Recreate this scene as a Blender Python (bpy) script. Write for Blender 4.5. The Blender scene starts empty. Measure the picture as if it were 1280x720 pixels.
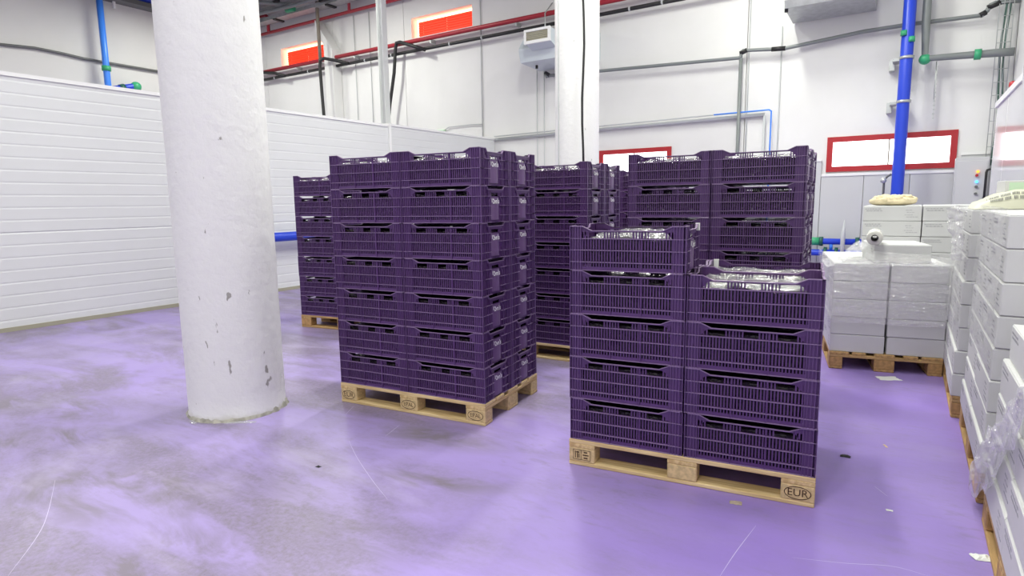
import bpy, bmesh, math, random
from mathutils import Vector, Matrix, noise

rnd = random.Random(7)
scn = bpy.context.scene
col = scn.collection
PI = math.pi

# ------------------------------------------------------------------ camera
F_PX, PITCH, ROLL, YAW, CAM_H = 760.3, 0.1396, -0.0144, -0.5772, 1.415
def make_camera():
    ca, sa = math.cos(YAW), math.sin(YAW)
    def rot(v): return Vector((ca*v[0]+sa*v[1], -sa*v[0]+ca*v[1], v[2]))
    cp, sp = math.cos(PITCH), math.sin(PITCH)
    fw = Vector((0, cp, -sp)); up = Vector((0, sp, cp)); rt = Vector((1, 0, 0))
    c, s = math.cos(ROLL), math.sin(ROLL)
    r2 = rot(c*rt+s*up); u2 = rot(-s*rt+c*up); f2 = rot(fw)
    m = Matrix(((r2.x, u2.x, -f2.x, 0), (r2.y, u2.y, -f2.y, 0), (r2.z, u2.z, -f2.z, CAM_H), (0, 0, 0, 1)))
    cd = bpy.data.cameras.new('camera'); cd.sensor_width = 36; cd.lens = 36*F_PX/1280
    cd.clip_start = .05; cd.clip_end = 200
    co = bpy.data.objects.new('camera', cd); col.objects.link(co); co.matrix_world = m
    scn.camera = co
make_camera()

# ------------------------------------------------------------------ world, exposure
w = bpy.data.worlds.new('world'); scn.world = w; w.use_nodes = True
w.node_tree.nodes['Background'].inputs[0].default_value = (.75, .85, 1, 1)
w.node_tree.nodes['Background'].inputs[1].default_value = 1.0
vs = scn.view_settings
vs.view_transform = 'Standard'; vs.look = 'None'; vs.gamma = 1; vs.exposure = 0.2
try: vs.use_curve_mapping = False
except Exception: pass

# high-bay ceiling lamps: (x, y, watts)
LAMP_Z = 7.0
LAMPS = [(-15.0, -3.0, 340), (-15.0, 4.0, 480), (-16.2, 9.6, 520), (-12.0, 9.6, 760),
         (-10.2, -3.0, 260), (-10.2, 2.6, 300),
         (-5.2, -3.6, 380), (-5.4, 2.2, 200), (-4.2, 7.2, 760),
         (-1.0, -3.6, 620), (-1.0, 0.9, 430), (-2.3, 4.0, 560), (-0.9, 7.2, 480), (-2.6, 9.8, 640)]  # the second-row lamp is added to brighten the near pillar and tall stack
LAMP_K = 0.25

# ------------------------------------------------------------------ helpers
class MB:
    def __init__(s): s.v = []; s.f = []; s.m = []; s.mi = 0; s.sm = []
    def add(s, vs, fs, smooth=False):
        o = len(s.v); s.v += [tuple(p) for p in vs]
        for f in fs: s.f.append(tuple(i+o for i in f)); s.m.append(s.mi); s.sm.append(smooth)
    def box(s, x0, x1, y0, y1, z0, z1):
        s.add([(x0,y0,z0),(x1,y0,z0),(x1,y1,z0),(x0,y1,z0),(x0,y0,z1),(x1,y0,z1),(x1,y1,z1),(x0,y1,z1)],
              [(0,3,2,1),(4,5,6,7),(0,1,5,4),(1,2,6,5),(2,3,7,6),(3,0,4,7)])
    def cbox(s, c, d): s.box(c[0]-d[0]/2, c[0]+d[0]/2, c[1]-d[1]/2, c[1]+d[1]/2, c[2]-d[2]/2, c[2]+d[2]/2)
    def bbox(s, x0, x1, y0, y1, z0, z1, b=.004):           # box with chamfered edges
        bm = bmesh.new(); bmesh.ops.create_cube(bm, size=1)
        for v in bm.verts:
            v.co = ((x0+x1)/2+v.co.x*(x1-x0), (y0+y1)/2+v.co.y*(y1-y0), (z0+z1)/2+v.co.z*(z1-z0))
        bmesh.ops.bevel(bm, geom=bm.edges[:], offset=b, segments=1, affect='EDGES')
        bm.verts.ensure_lookup_table(); bm.verts.index_update()
        s.add([v.co for v in bm.verts], [[v.index for v in f.verts] for f in bm.faces]); bm.free()
    def prism(s, poly, axis, a, b):                        # 2D polygon extruded along an axis
        def P(p, t):
            return {'x': (t, p[0], p[1]), 'y': (p[0], t, p[1]), 'z': (p[0], p[1], t)}[axis]
        n = len(poly)
        s.add([P(p, a) for p in poly]+[P(p, b) for p in poly],
              [tuple(range(n))[::-1], tuple(range(n, 2*n))]+[(i, (i+1) % n, n+(i+1) % n, n+i) for i in range(n)])
    def tube(s, pts, r, n=12, cap=True):
        pts = [Vector(p) for p in pts]; rs = r if isinstance(r, (list, tuple)) else [r]*len(pts)
        rings = []; prev = None
        for i, p in enumerate(pts):
            if i == 0: t = pts[1]-p
            elif i == len(pts)-1: t = p-pts[i-1]
            else: t = (pts[i+1]-p).normalized()+(p-pts[i-1]).normalized()
            t.normalize()
            if prev is None:
                a = Vector((0, 0, 1)) if abs(t.z) < .9 else Vector((1, 0, 0))
                u = t.cross(a).normalized()
            else:
                u = prev-t*prev.dot(t); u.normalize()
            prev = u; v = t.cross(u)
            rings.append([p+(u*math.cos(2*PI*k/n)+v*math.sin(2*PI*k/n))*rs[i] for k in range(n)])
        vs = [q for R in rings for q in R]; fs = []
        for i in range(len(rings)-1):
            for k in range(n):
                fs.append((i*n+k, i*n+(k+1) % n, (i+1)*n+(k+1) % n, (i+1)*n+k))
        s.add(vs, fs, True)
        if cap:
            o = len(s.v)-len(vs)
            for f in (tuple(range(n))[::-1], tuple((len(rings)-1)*n+k for k in range(n))):
                s.f.append(tuple(i+o for i in f)); s.m.append(s.mi); s.sm.append(False)
    def lathe(s, prof, n=48, c=(0, 0, 0), cap=True):
        vs = []; fs = []
        for (r, z) in prof:
            for k in range(n):
                a = 2*PI*k/n; vs.append((c[0]+r*math.cos(a), c[1]+r*math.sin(a), c[2]+z))
        for i in range(len(prof)-1):
            for k in range(n): fs.append((i*n+k, i*n+(k+1) % n, (i+1)*n+(k+1) % n, (i+1)*n+k))
        s.add(vs, fs, True)
        if cap:
            s.add(vs[:n], [tuple(range(n))[::-1]]); s.add(vs[-n:], [tuple(range(n))])
    def mesh(s, name, *mats):
        me = bpy.data.meshes.new(name); me.from_pydata(s.v, [], s.f)
        for m in mats: me.materials.append(m)
        me.polygons.foreach_set('material_index', s.m); me.polygons.foreach_set('use_smooth', s.sm)
        bm = bmesh.new(); bm.from_mesh(me); bmesh.ops.recalc_face_normals(bm, faces=bm.faces[:]); bm.to_mesh(me); bm.free()
        me.update(); return me
    def build(s, name, mats, parent=None, loc=(0, 0, 0), rot=(0, 0, 0)):
        if not isinstance(mats, (list, tuple)): mats = [mats]
        return link(name, s.mesh(name, *mats), parent, loc, rot)

def link(name, me, parent=None, loc=(0, 0, 0), rot=(0, 0, 0)):
    o = bpy.data.objects.new(name, me); col.objects.link(o)
    o.location = loc; o.rotation_euler = rot
    if parent: o.parent = parent
    return o
def empty(name, loc=(0, 0, 0), rz=0):
    o = bpy.data.objects.new(name, None); col.objects.link(o); o.location = loc; o.rotation_euler = (0, 0, rz)
    o.empty_display_size = .1; return o
def tag(o, label, cat, group=None, kind=None):
    o['label'] = label; o['category'] = cat
    if group: o['group'] = group
    if kind: o['kind'] = kind
    return o
def struct(o, label=None):
    o['kind'] = 'structure'
    if label: o['label'] = label
    return o
def copy_tree(o, parent=None):
    c = o.copy(); col.objects.link(c); c.parent = parent
    for ch in o.children: copy_tree(ch, c)
    return c
def text_mesh(txt, size, bold=0):
    cu = bpy.data.curves.new('t', 'FONT'); cu.body = txt; cu.size = size; cu.align_x = 'CENTER'; cu.align_y = 'CENTER'
    cu.resolution_u = 3; cu.offset = bold
    o = bpy.data.objects.new('t', cu); col.objects.link(o)
    dg = bpy.context.evaluated_depsgraph_get(); ev = o.evaluated_get(dg); me = ev.to_mesh()
    V = [tuple(v.co) for v in me.vertices]; Fc = [tuple(p.vertices) for p in me.polygons]
    ev.to_mesh_clear(); bpy.data.objects.remove(o); bpy.data.curves.remove(cu)
    return V, Fc

# ------------------------------------------------------------------ materials
def mat(name, c, rough=.5, metal=0, spec=.5, var=0, vscale=5, bump=0, bscale=60, stretch=None, emit=None, estr=0, coat=0, c2=None):
    m = bpy.data.materials.new(name); m.use_nodes = True
    nt = m.node_tree; b = nt.nodes['Principled BSDF']; N = nt.nodes.new; L = nt.links.new
    c4 = (*c, 1)
    b.inputs['Base Color'].default_value = c4; b.inputs['Roughness'].default_value = rough
    b.inputs['Metallic'].default_value = metal; b.inputs['Specular IOR Level'].default_value = spec
    b.inputs['Coat Weight'].default_value = coat
    if emit: b.inputs['Emission Color'].default_value = (*emit, 1); b.inputs['Emission Strength'].default_value = estr
    if var or bump:
        tc = N('ShaderNodeTexCoord'); src = tc.outputs['Object']
        if stretch:
            mp = N('ShaderNodeMapping'); mp.inputs['Scale'].default_value = stretch; L(src, mp.inputs[0]); src = mp.outputs[0]
    if var:
        no = N('ShaderNodeTexNoise'); no.inputs['Scale'].default_value = vscale; no.inputs['Detail'].default_value = 5
        L(src, no.inputs[0])
        mx = N('ShaderNodeMix'); mx.data_type = 'RGBA'
        cc = c2 if c2 else tuple(x*(1-var) for x in c)
        mx.inputs[6].default_value = (*cc, 1); mx.inputs[7].default_value = c4
        rp = N('ShaderNodeMapRange'); rp.inputs[1].default_value = .38; rp.inputs[2].default_value = .62
        L(no.outputs[0], rp.inputs[0]); L(rp.outputs[0], mx.inputs[0]); L(mx.outputs[2], b.inputs['Base Color'])
    if bump:
        nb = N('ShaderNodeTexNoise'); nb.inputs['Scale'].default_value = bscale; nb.inputs['Detail'].default_value = 4
        L(src, nb.inputs[0]); bp = N('ShaderNodeBump'); bp.inputs['Strength'].default_value = bump; bp.inputs['Distance'].default_value = .01
        L(nb.outputs[0], bp.inputs['Height']); L(bp.outputs[0], b.inputs['Normal'])
    return m

def srgb(r, g, b):
    f = lambda u: (u/255/12.92) if u/255 <= .04045 else ((u/255+.055)/1.055)**2.4
    return (f(r), f(g), f(b))

M = {}
M['wall'] = mat('white_wall_paint', (.78, .78, .77), .65, var=.05, vscale=.8, bump=.08, bscale=30)
M['wall_left'] = mat('left_wall_less_lit', (.70, .70, .69), .7, var=.06, vscale=.5)  # greyer than the other walls: its weaker light put into the colour
M['joint'] = mat('grey_joint', (.6, .6, .6), .7)
M['panel'] = mat('white_sandwich_panel', (.69, .70, .71), .42, var=.02, vscale=.7)
M['gloss_panel'] = mat('glossy_white_panel', (.76, .76, .78), .12, spec=.6, coat=.4)
M['grey_panel'] = mat('pale_grey_panel', (.56, .57, .58), .45, var=.03, vscale=1.2)
M['mortar'] = mat('dirty_mortar', (.50, .48, .42), .8, var=.5, vscale=14)
M['trim'] = mat('white_trim', (.82, .82, .82), .4)
M['ceiling'] = mat('ceiling_sheet', (.50, .50, .51), .6, var=.1, vscale=1)
M['steel'] = mat('galvanised_steel', (.52, .54, .54), .42, metal=.6, var=.15, vscale=9)
M['grey_pipe'] = mat('grey_pvc', (.20, .22, .22), .42)
M['dgrey_pipe'] = mat('dark_grey_pvc', (.13, .135, .135), .42)
M['lgrey_pipe'] = mat('light_grey_conduit', (.52, .54, .55), .45)
M['black'] = mat('black_rubber', (.015, .015, .016), .5)
M['blue'] = mat('blue_pipe', (.015, .055, .58), .35)
M['lblue'] = mat('light_blue_pipe', (.05, .25, .90), .35)
M['green'] = mat('green_fitting', (.04, .36, .17), .4)
M['dgreen'] = mat('dark_green_fitting', (.01, .09, .07), .4)
M['red'] = mat('red_fire_pipe', (.38, .02, .035), .4)
M['redframe'] = mat('red_window_frame', (.42, .018, .025), .4)
M['shutter'] = mat('red_translucent_shutter', (.75, .03, .01), .5, emit=(1, .045, .012), estr=.75)  # emission stands in for daylight coming through the slats
M['shutter_dark'] = mat('red_slat_gap_shade', (.5, .02, .01), .5, emit=(1, .03, .01), estr=.35)
M['warm'] = mat('warm_daylight_gap', (1, .8, .6), .5, emit=(1, .72, .42), estr=2.4)
M['pane'] = mat('frosted_lit_pane', (.9, .9, .9), .3, emit=(.95, .98, 1), estr=3.0)
M['lampglow'] = mat('lamp_diffuser', (1, 1, 1), .5, emit=(1, 1, 1), estr=6)
M['crate'] = mat('purple_crate_plastic', (.088, .034, .146), .36, var=.18, vscale=2.5)
M['rib'] = mat('lit_purple_rib', (.24, .16, .30), .38)  # lighter than the crate: light catching the ribs from above put into colour
M['fin'] = mat('purple_fin', (.105, .05, .165), .38)
M['plate'] = mat('purple_plate_plastic', (.155, .085, .215), .38)
M['letter'] = mat('white_print', (.9, .9, .92), .5)
M['wood'] = mat('pine_board', srgb(224, 200, 152), .7, var=.3, vscale=4, stretch=(1, 14, 14), bump=.15, bscale=30, c2=srgb(196, 168, 118))
M['wood_side'] = mat('pine_cross_board', srgb(218, 192, 142), .7, var=.3, vscale=4, stretch=(14, 1, 14), bump=.15, bscale=30, c2=srgb(190, 160, 110))
M['block'] = mat('chipboard_block', srgb(220, 194, 144), .75, var=.25, vscale=40, bump=.2, bscale=120)
M['dwood'] = mat('aged_board', srgb(196, 158, 104), .7, var=.35, vscale=4, stretch=(1, 14, 14), bump=.15, bscale=30)
M['dwood_side'] = mat('aged_cross_board', srgb(200, 164, 110), .7, var=.35, vscale=4, stretch=(14, 1, 14), bump=.15, bscale=30)
M['dblock'] = mat('aged_block', srgb(190, 150, 98), .75, var=.3, vscale=30)
M['stamp'] = mat('burnt_stamp', srgb(70, 42, 22), .8)
M['carton'] = mat('white_cardboard', (.63, .635, .635), .55, var=.03, vscale=3)
M['print'] = mat('grey_carton_print', (.34, .34, .37), .6)
M['dprint'] = mat('dark_bag_print', (.16, .16, .15), .6)
M['cream'] = mat('cream_foam', srgb(226, 212, 176), .6, var=.2, vscale=14)
M['paleyellow'] = mat('pale_printed_bag', srgb(206, 206, 184), .4, var=.05, vscale=6)
M['palegreen'] = mat('pale_green_label', srgb(196, 222, 196), .5)
M['paper'] = mat('white_paper', (.78, .8, .77), .6)
M['leaf'] = mat('dry_leaf', srgb(170, 155, 140), .7)
M['evap'] = mat('pale_blue_enamel', (.60, .66, .69), .4)
M['grille'] = mat('beige_grille', srgb(160, 156, 138), .6)
M['ledo'] = mat('orange_indicator', (.9, .35, .05), .4, emit=(1, .3, .03), estr=1.6)
M['ledb'] = mat('blue_indicator', (.1, .4, .9), .4, emit=(.08, .4, 1), estr=2.0)

def film_mat(name, haze, gloss, bs=26, rough=.1):
    """clear plastic: mostly see-through, a little even haze, wrinkled glossy highlights"""
    m = bpy.data.materials.new(name); m.use_nodes = True; nt = m.node_tree; nt.nodes.clear(); N = nt.nodes.new; L = nt.links.new
    out = N('ShaderNodeOutputMaterial'); tr = N('ShaderNodeBsdfTransparent'); df = N('ShaderNodeBsdfDiffuse'); gl = N('ShaderNodeBsdfGlossy')
    m1 = N('ShaderNodeMixShader'); m2 = N('ShaderNodeMixShader')
    df.inputs[0].default_value = (.9, .91, .92, 1); gl.inputs[0].default_value = (1, 1, 1, 1); gl.inputs[1].default_value = rough
    tc = N('ShaderNodeTexCoord'); mp = N('ShaderNodeMapping'); mp.inputs['Scale'].default_value = (1, 1, 2.4); L(tc.outputs['Object'], mp.inputs[0])
    no = N('ShaderNodeTexNoise'); no.inputs['Scale'].default_value = bs; no.inputs['Detail'].default_value = 3; no.inputs['Distortion'].default_value = .6; L(mp.outputs[0], no.inputs[0])
    bp = N('ShaderNodeBump'); bp.inputs['Strength'].default_value = 1; bp.inputs['Distance'].default_value = .03
    L(no.outputs[0], bp.inputs['Height']); L(bp.outputs[0], gl.inputs['Normal'])
    n2 = N('ShaderNodeTexNoise'); n2.inputs['Scale'].default_value = bs*.5; n2.inputs['Detail'].default_value = 5; L(mp.outputs[0], n2.inputs[0])
    mr = N('ShaderNodeMapRange'); mr.inputs[1].default_value = .4; mr.inputs[2].default_value = .7; mr.inputs[3].default_value = gloss*.5; mr.inputs[4].default_value = gloss*1.8
    L(n2.outputs[0], mr.inputs[0]); L(mr.outputs[0], m2.inputs[0])
    m1.inputs[0].default_value = haze; L(tr.outputs[0], m1.inputs[1]); L(df.outputs[0], m1.inputs[2])
    L(m1.outputs[0], m2.inputs[1]); L(gl.outputs[0], m2.inputs[2]); L(m2.outputs[0], out.inputs[0])
    return m
M['film'] = film_mat('clear_stretch_film', .12, .22)
M['film_dense'] = film_mat('bunched_stretch_film', .26, .26)
M['film_crate'] = film_mat('crumpled_bag_film', .10, .20, bs=34)
def filling_mat():
    m = bpy.data.materials.new('dark_produce_under_film'); m.use_nodes = True; nt = m.node_tree; b = nt.nodes['Principled BSDF']; N = nt.nodes.new; L = nt.links.new
    tc = N('ShaderNodeTexCoord'); vo = N('ShaderNodeTexVoronoi'); vo.inputs['Scale'].default_value = 45; L(tc.outputs['Object'], vo.inputs[0])
    cr = N('ShaderNodeValToRGB'); e = cr.color_ramp.elements
    e[0].color = (.010, .006, .012, 1); e[1].color = (.03, .024, .028, 1); e[1].position = .9
    L(vo.outputs['Color'], cr.inputs[0]); L(cr.outputs[0], b.inputs['Base Color']); b.inputs['Roughness'].default_value = .22
    bp = N('ShaderNodeBump'); bp.inputs['Strength'].default_value = .8; bp.inputs['Distance'].default_value = .01; bp.invert = True
    L(vo.outputs['Distance'], bp.inputs['Height']); L(bp.outputs[0], b.inputs['Normal'])
    return m
M['filling'] = filling_mat()

def floor_mat():
    m = bpy.data.materials.new('purple_epoxy_floor'); m.use_nodes = True; nt = m.node_tree; b = nt.nodes['Principled BSDF']; N = nt.nodes.new; L = nt.links.new
    tc = N('ShaderNodeTexCoord'); P = tc.outputs['Object']
    def nz(scale, det=5, rough=.55, dist=0, vec=None):
        n = N('ShaderNodeTexNoise'); n.inputs['Scale'].default_value = scale; n.inputs['Detail'].default_value = det
        n.inputs['Roughness'].default_value = rough; n.inputs['Distortion'].default_value = dist
        L(vec or P, n.inputs[0]); return n.outputs[0]
    def rng(v, a, b_, c=0, d=1):
        r = N('ShaderNodeMapRange'); r.inputs[1].default_value = a; r.inputs[2].default_value = b_; r.inputs[3].default_value = c; r.inputs[4].default_value = d
        L(v, r.inputs[0]); return r.outputs[0]
    def mul(a, c_):
        x = N('ShaderNodeMath'); x.operation = 'MULTIPLY'; L(a, x.inputs[0])
        if isinstance(c_, float): x.inputs[1].default_value = c_
        else: L(c_, x.inputs[1])
        return x.outputs[0]
    def mix(f, a, c_):
        x = N('ShaderNodeMix'); x.data_type = 'RGBA'; L(f, x.inputs[0])
        for s_, q in ((6, a), (7, c_)):
            if isinstance(q, tuple): x.inputs[s_].default_value = (*q, 1)
            else: L(q, x.inputs[s_])
        return x.outputs[2]
    mp = N('ShaderNodeMapping'); mp.inputs['Rotation'].default_value = (0, 0, .5); mp.inputs['Scale'].default_value = (.55, 1.5, 1); L(P, mp.inputs[0])
    # worn grey traffic patches with streaky edges, more of them where the trucks pass (left half)
    sx = N('ShaderNodeSeparateXYZ'); L(P, sx.inputs[0])
    wear = rng(sx.outputs[0], -.4, -2.2, .25, 1)
    bw = N('ShaderNodeMath'); bw.operation = 'MULTIPLY_ADD'; bw.use_clamp = True; L(rng(nz(.45, 4), .3, .7, -.35, .35), bw.inputs[0]); bw.inputs[1].default_value = 1; L(wear, bw.inputs[2])
    base = mix(bw.outputs[0], FLOOR_A, FLOOR_B)  # besides wear, the weaker light by the cartons darkens the right side's colour
    patch = mul(rng(nz(1.15, 8, .62, .5, mp.outputs[0]), .42, .57), rng(nz(.55, 3), .34, .50, .4, 1))
    patch = mul(patch, rng(nz(38, 6, .75), .3, .62, .45, 1))
    patch = mul(patch, wear)
    streak = rng(nz(2.6, 8, .65, .6, mp.outputs[0]), .40, .58, .1, 1)
    for (px_, py_, sx_, sy_, rz_) in ((-3.3, 1.35, 1.1, .42, .5), (-2.45, 1.15, .75, .34, .6), (-1.95, 1.62, .5, .22, .5), (-2.0, 2.25, .5, .16, .4), (-2.35, 2.75, .5, .2, .2), (-5.2, 1.7, 1.0, .4, .3), (-4.3, 1.5, .8, .3, .5)):
        q = N('ShaderNodeMapping'); q.vector_type = 'TEXTURE'; q.inputs['Location'].default_value = (px_, py_, 0); q.inputs['Rotation'].default_value = (0, 0, rz_); q.inputs['Scale'].default_value = (sx_, sy_, 1)
        L(P, q.inputs[0]); ln = N('ShaderNodeVectorMath'); ln.operation = 'LENGTH'; L(q.outputs[0], ln.inputs[0])
        spot = mul(rng(ln.outputs['Value'], 1.25, .35), streak)
        mxn = N('ShaderNodeMath'); mxn.operation = 'MAXIMUM'; L(patch, mxn.inputs[0]); L(spot, mxn.inputs[1]); patch = mxn.outputs[0]
    c1 = mix(mul(patch, .95), base, FLOOR_G)
    fine = mul(rng(nz(14, 6, .7, .3, mp.outputs[0]), .52, .72), rng(nz(.9, 4), .4, .6))
    c2 = mix(mul(fine, .5), c1, FLOOR_G)
    pale = mul(rng(nz(1.6, 7, .6, .4, mp.outputs[0]), .55, .7), wear)
    c3 = mix(mul(pale, .5), c2, FLOOR_P)
    L(c3, b.inputs['Base Color'])
    L(rng(nz(2.2, 6), .3, .7, .30, .52), b.inputs['Roughness'])
    b.inputs['Specular IOR Level'].default_value = .42
    bp = N('ShaderNodeBump'); bp.inputs['Strength'].default_value = .05; bp.inputs['Distance'].default_value = .01
    L(nz(25, 5), bp.inputs['Height']); L(bp.outputs[0], b.inputs['Normal'])
    return m
FLOOR_A = srgb(146, 120, 202); FLOOR_B = srgb(164, 147, 203); FLOOR_G = srgb(125, 116, 129); FLOOR_P = srgb(182, 170, 206)
M['floor'] = floor_mat()

def column_mat():
    m = bpy.data.materials.new('white_painted_concrete'); m.use_nodes = True; nt = m.node_tree; b = nt.nodes['Principled BSDF']; N = nt.nodes.new; L = nt.links.new
    tc = N('ShaderNodeTexCoord'); P = tc.outputs['Object']
    mp = N('ShaderNodeMapping'); mp.inputs['Scale'].default_value = (1, 1, .45); L(P, mp.inputs[0])
    n1 = N('ShaderNodeTexNoise'); n1.inputs['Scale'].default_value = 15; n1.inputs['Detail'].default_value = 7; L(mp.outputs[0], n1.inputs[0])
    sx = N('ShaderNodeSeparateXYZ'); L(P, sx.inputs[0])
    th = N('ShaderNodeMapRange'); th.inputs[1].default_value = .0; th.inputs[2].default_value = 1.3; th.inputs[3].default_value = .645; th.inputs[4].default_value = .72
    L(sx.outputs[2], th.inputs[0])
    sub = N('ShaderNodeMath'); sub.operation = 'SUBTRACT'; L(n1.outputs[0], sub.inputs[0]); L(th.outputs[0], sub.inputs[1])
    k = N('ShaderNodeMapRange'); k.inputs[1].default_value = 0; k.inputs[2].default_value = .02; L(sub.outputs[0], k.inputs[0])
    mx = N('ShaderNodeMix'); mx.data_type = 'RGBA'; mx.inputs[6].default_value = (.80, .80, .80, 1); mx.inputs[7].default_value = (.34, .33, .31, 1)
    L(k.outputs[0], mx.inputs[0])
    # dirt ring where mop water splashes
    n2 = N('ShaderNodeTexNoise'); n2.inputs['Scale'].default_value = 14; n2.inputs['Detail'].default_value = 5; L(P, n2.inputs[0])
    ad = N('ShaderNodeMath'); ad.operation = 'MULTIPLY_ADD'; ad.inputs[1].default_value = .09; L(n2.outputs[0], ad.inputs[0])
    neg = N('ShaderNodeMath'); neg.operation = 'MULTIPLY'; neg.inputs[1].default_value = -1; L(sx.outputs[2], neg.inputs[0]); L(neg.outputs[0], ad.inputs[2])
    k2 = N('ShaderNodeMapRange'); k2.inputs[1].default_value = .0; k2.inputs[2].default_value = .04; k2.inputs[4].default_value = .6; L(ad.outputs[0], k2.inputs[0])
    m2 = N('ShaderNodeMix'); m2.data_type = 'RGBA'; m2.inputs[7].default_value = (.42, .40, .33, 1); L(k2.outputs[0], m2.inputs[0]); L(mx.outputs[2], m2.inputs[6])
    L(m2.outputs[2], b.inputs['Base Color']); b.inputs['Roughness'].default_value = .5
    nb = N('ShaderNodeTexNoise'); nb.inputs['Scale'].default_value = 16; nb.inputs['Detail'].default_value = 6; L(P, nb.inputs[0])
    bp = N('ShaderNodeBump'); bp.inputs['Strength'].default_value = .45; bp.inputs['Distance'].default_value = .014
    L(nb.outputs[0], bp.inputs['Height']); L(bp.outputs[0], b.inputs['Normal'])
    return m
M['column'] = column_mat()

# ------------------------------------------------------------------ setting: floor, walls, ceiling
XL, XR, YF, YB, ZC = -19.0, 1.25, -7.0, 12.8, 7.6
b = MB(); b.box(XL-.3, XR+.3, YF-.3, YB+.3, -.2, 0)
floor = struct(b.build('floor', M['floor']), 'purple epoxy floor with grey traffic wear')
b = MB(); b.box(XL-.3, XR+.3, YF-.3, YB+.3, ZC, ZC+.2)
ceiling = struct(b.build('ceiling', M['ceiling']))
for k in range(9):
    bb = MB(); y = YF+1.4+k*2.3; bb.box(XL, XR, y-.06, y+.06, ZC-.16, ZC-.001); bb.build('purlin', M['ceiling'], ceiling)
for nm, bx_ in (('wall_front', (XL-.3, XR+.3, YF-.3, YF, 0, ZC)), ('wall_right', (XR, XR+.3, YF, YB+.3, 0, ZC))):
    b = MB(); b.box(*bx_); struct(b.build(nm, M['wall']))
b = MB(); b.box(XL-.3, XL, YF, YB+.3, 0, ZC); struct(b.build('wall_left', M['wall_left']))

# back wall of cast panels; the window holes are cut out of the panels
holes = [(-1.32, .57, 1.92, 2.485), (-5.9, -4.31, 1.93, 2.505), (-11.40, -9.40, 5.77, 6.28), (-16.85, -14.85, 5.75, 6.28)]
b = MB(); b.box(XL-.3, XR+.3, YB+.28, YB+.4, 0, ZC)
wall_back = struct(b.build('wall_back', M['joint']))
joints = [XL, -17.6, -14.45, -11.67, -9.13, -6.9, -2.83, XR]
for x0, x1 in zip(joints[:-1], joints[1:]):
    p = MB(); a0, a1 = x0+.006, x1-.006
    h = [q for q in holes if q[0] >= x0 and q[1] <= x1]
    if h:
        q = h[0]
        p.box(a0, q[0], YB, YB+.3, 0, ZC); p.box(q[1], a1, YB, YB+.3, 0, ZC)
        p.box(q[0], q[1], YB, YB+.3, 0, q[2]); p.box(q[0], q[1], YB, YB+.3, q[3], ZC)
    else: p.box(a0, a1, YB, YB+.3, 0, ZC)
    p.build('wall_panel', M['wall'], wall_back)

def red_window(name, x0, x1, z0, z1, label):
    e = struct(empty(name, ((x0+x1)/2, YB, z0)), label); X = (x1-x0)/2; H = z1-z0
    t = .085
    f = MB(); f.box(-X-.03, X+.03, -.03, .06, -.03, t-.02); f.box(-X-.03, X+.03, -.03, .06, H-t+.02, H+.03)
    f.box(-X-.03, -X+t-.02, -.03, .06, t-.02, H-t+.02); f.box(X-t+.02, X+.03, -.03, .06, t-.02, H-t+.02)
    f.build('window_frame', M['redframe'], e)
    g = MB(); g.box(-.012, .012, -.015, .04, t-.02, H-t+.02); g.build('mullion', M['grille'], e)
    for s in (-1, 1):
        g = MB(); a, c = sorted((s*.012, s*(X-t+.02))); g.box(a, c, .01, .03, t-.02, H-t+.02); g.build('pane', M['pane'], e)
red_window('window_1', *holes[0], 'wide red-framed window with bright frosted panes right of the blue pipe base')
red_window('window_2', *holes[1], 'red-framed bright window half hidden behind purple crates')
def shutter_window(name, x0, x1, z0, z1, label):
    e = struct(empty(name, ((x0+x1)/2, YB, z0)), label); X = (x1-x0)/2; H = z1-z0
    g = MB(); g.box(-X, X, .24, .26, 0, H); g.build('pane', M['warm'], e)
    for a, c in ((-X+.13, -X+.27), (-X+.28, .06), (.075, X-.005)):
        n = 7
        s = MB(); s.box(a, c, .17, .175, .005, H-.09); s.build('slat_shade_back', M['shutter_dark'], e)  # dimmer board added so the slat gaps show as painted shade lines
        for i in range(n):
            s = MB(); zz = .005+i*(H-.09)/n; s.prism([(.14, zz), (.165, zz), (.165, zz+(H-.09)/n-.010), (.15, zz+(H-.09)/n-.010)], 'x', a, c)
            s.build('slat', M['shutter'], e)
shutter_window('window_3', *holes[2], 'high red shuttered window glowing, nearest the white pillar')
shutter_window('window_4', *holes[3], 'high red shuttered window glowing, farther left behind poles')

# pale grey cladding along the lower back wall
clad = struct(empty('trim_1', (0, YB, 0)), 'pale grey wall cladding below the windows')
xs = [-8.6, -7.4, -6.1, -4.2, -3.1, -1.98, -1.42, .66, XR-.002]
for i, (a, c) in enumerate(zip(xs[:-1], xs[1:])):
    top = 1.84 if (i in (2, 6)) else 2.12
    n = 3 if c-a > 1.5 else 1
    for k in range(n):
        p = MB(); p.bbox(a+(c-a)*k/n+.004, a+(c-a)*(k+1)/n-.004, -.05, -.004, 0, top, .004); p.build('cladding_panel', M['grey_panel'], clad)
    p = MB(); p.box(a, c, -.065, -.052, top-.03, top+.015); p.build('capping', M['trim'], clad)

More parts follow.
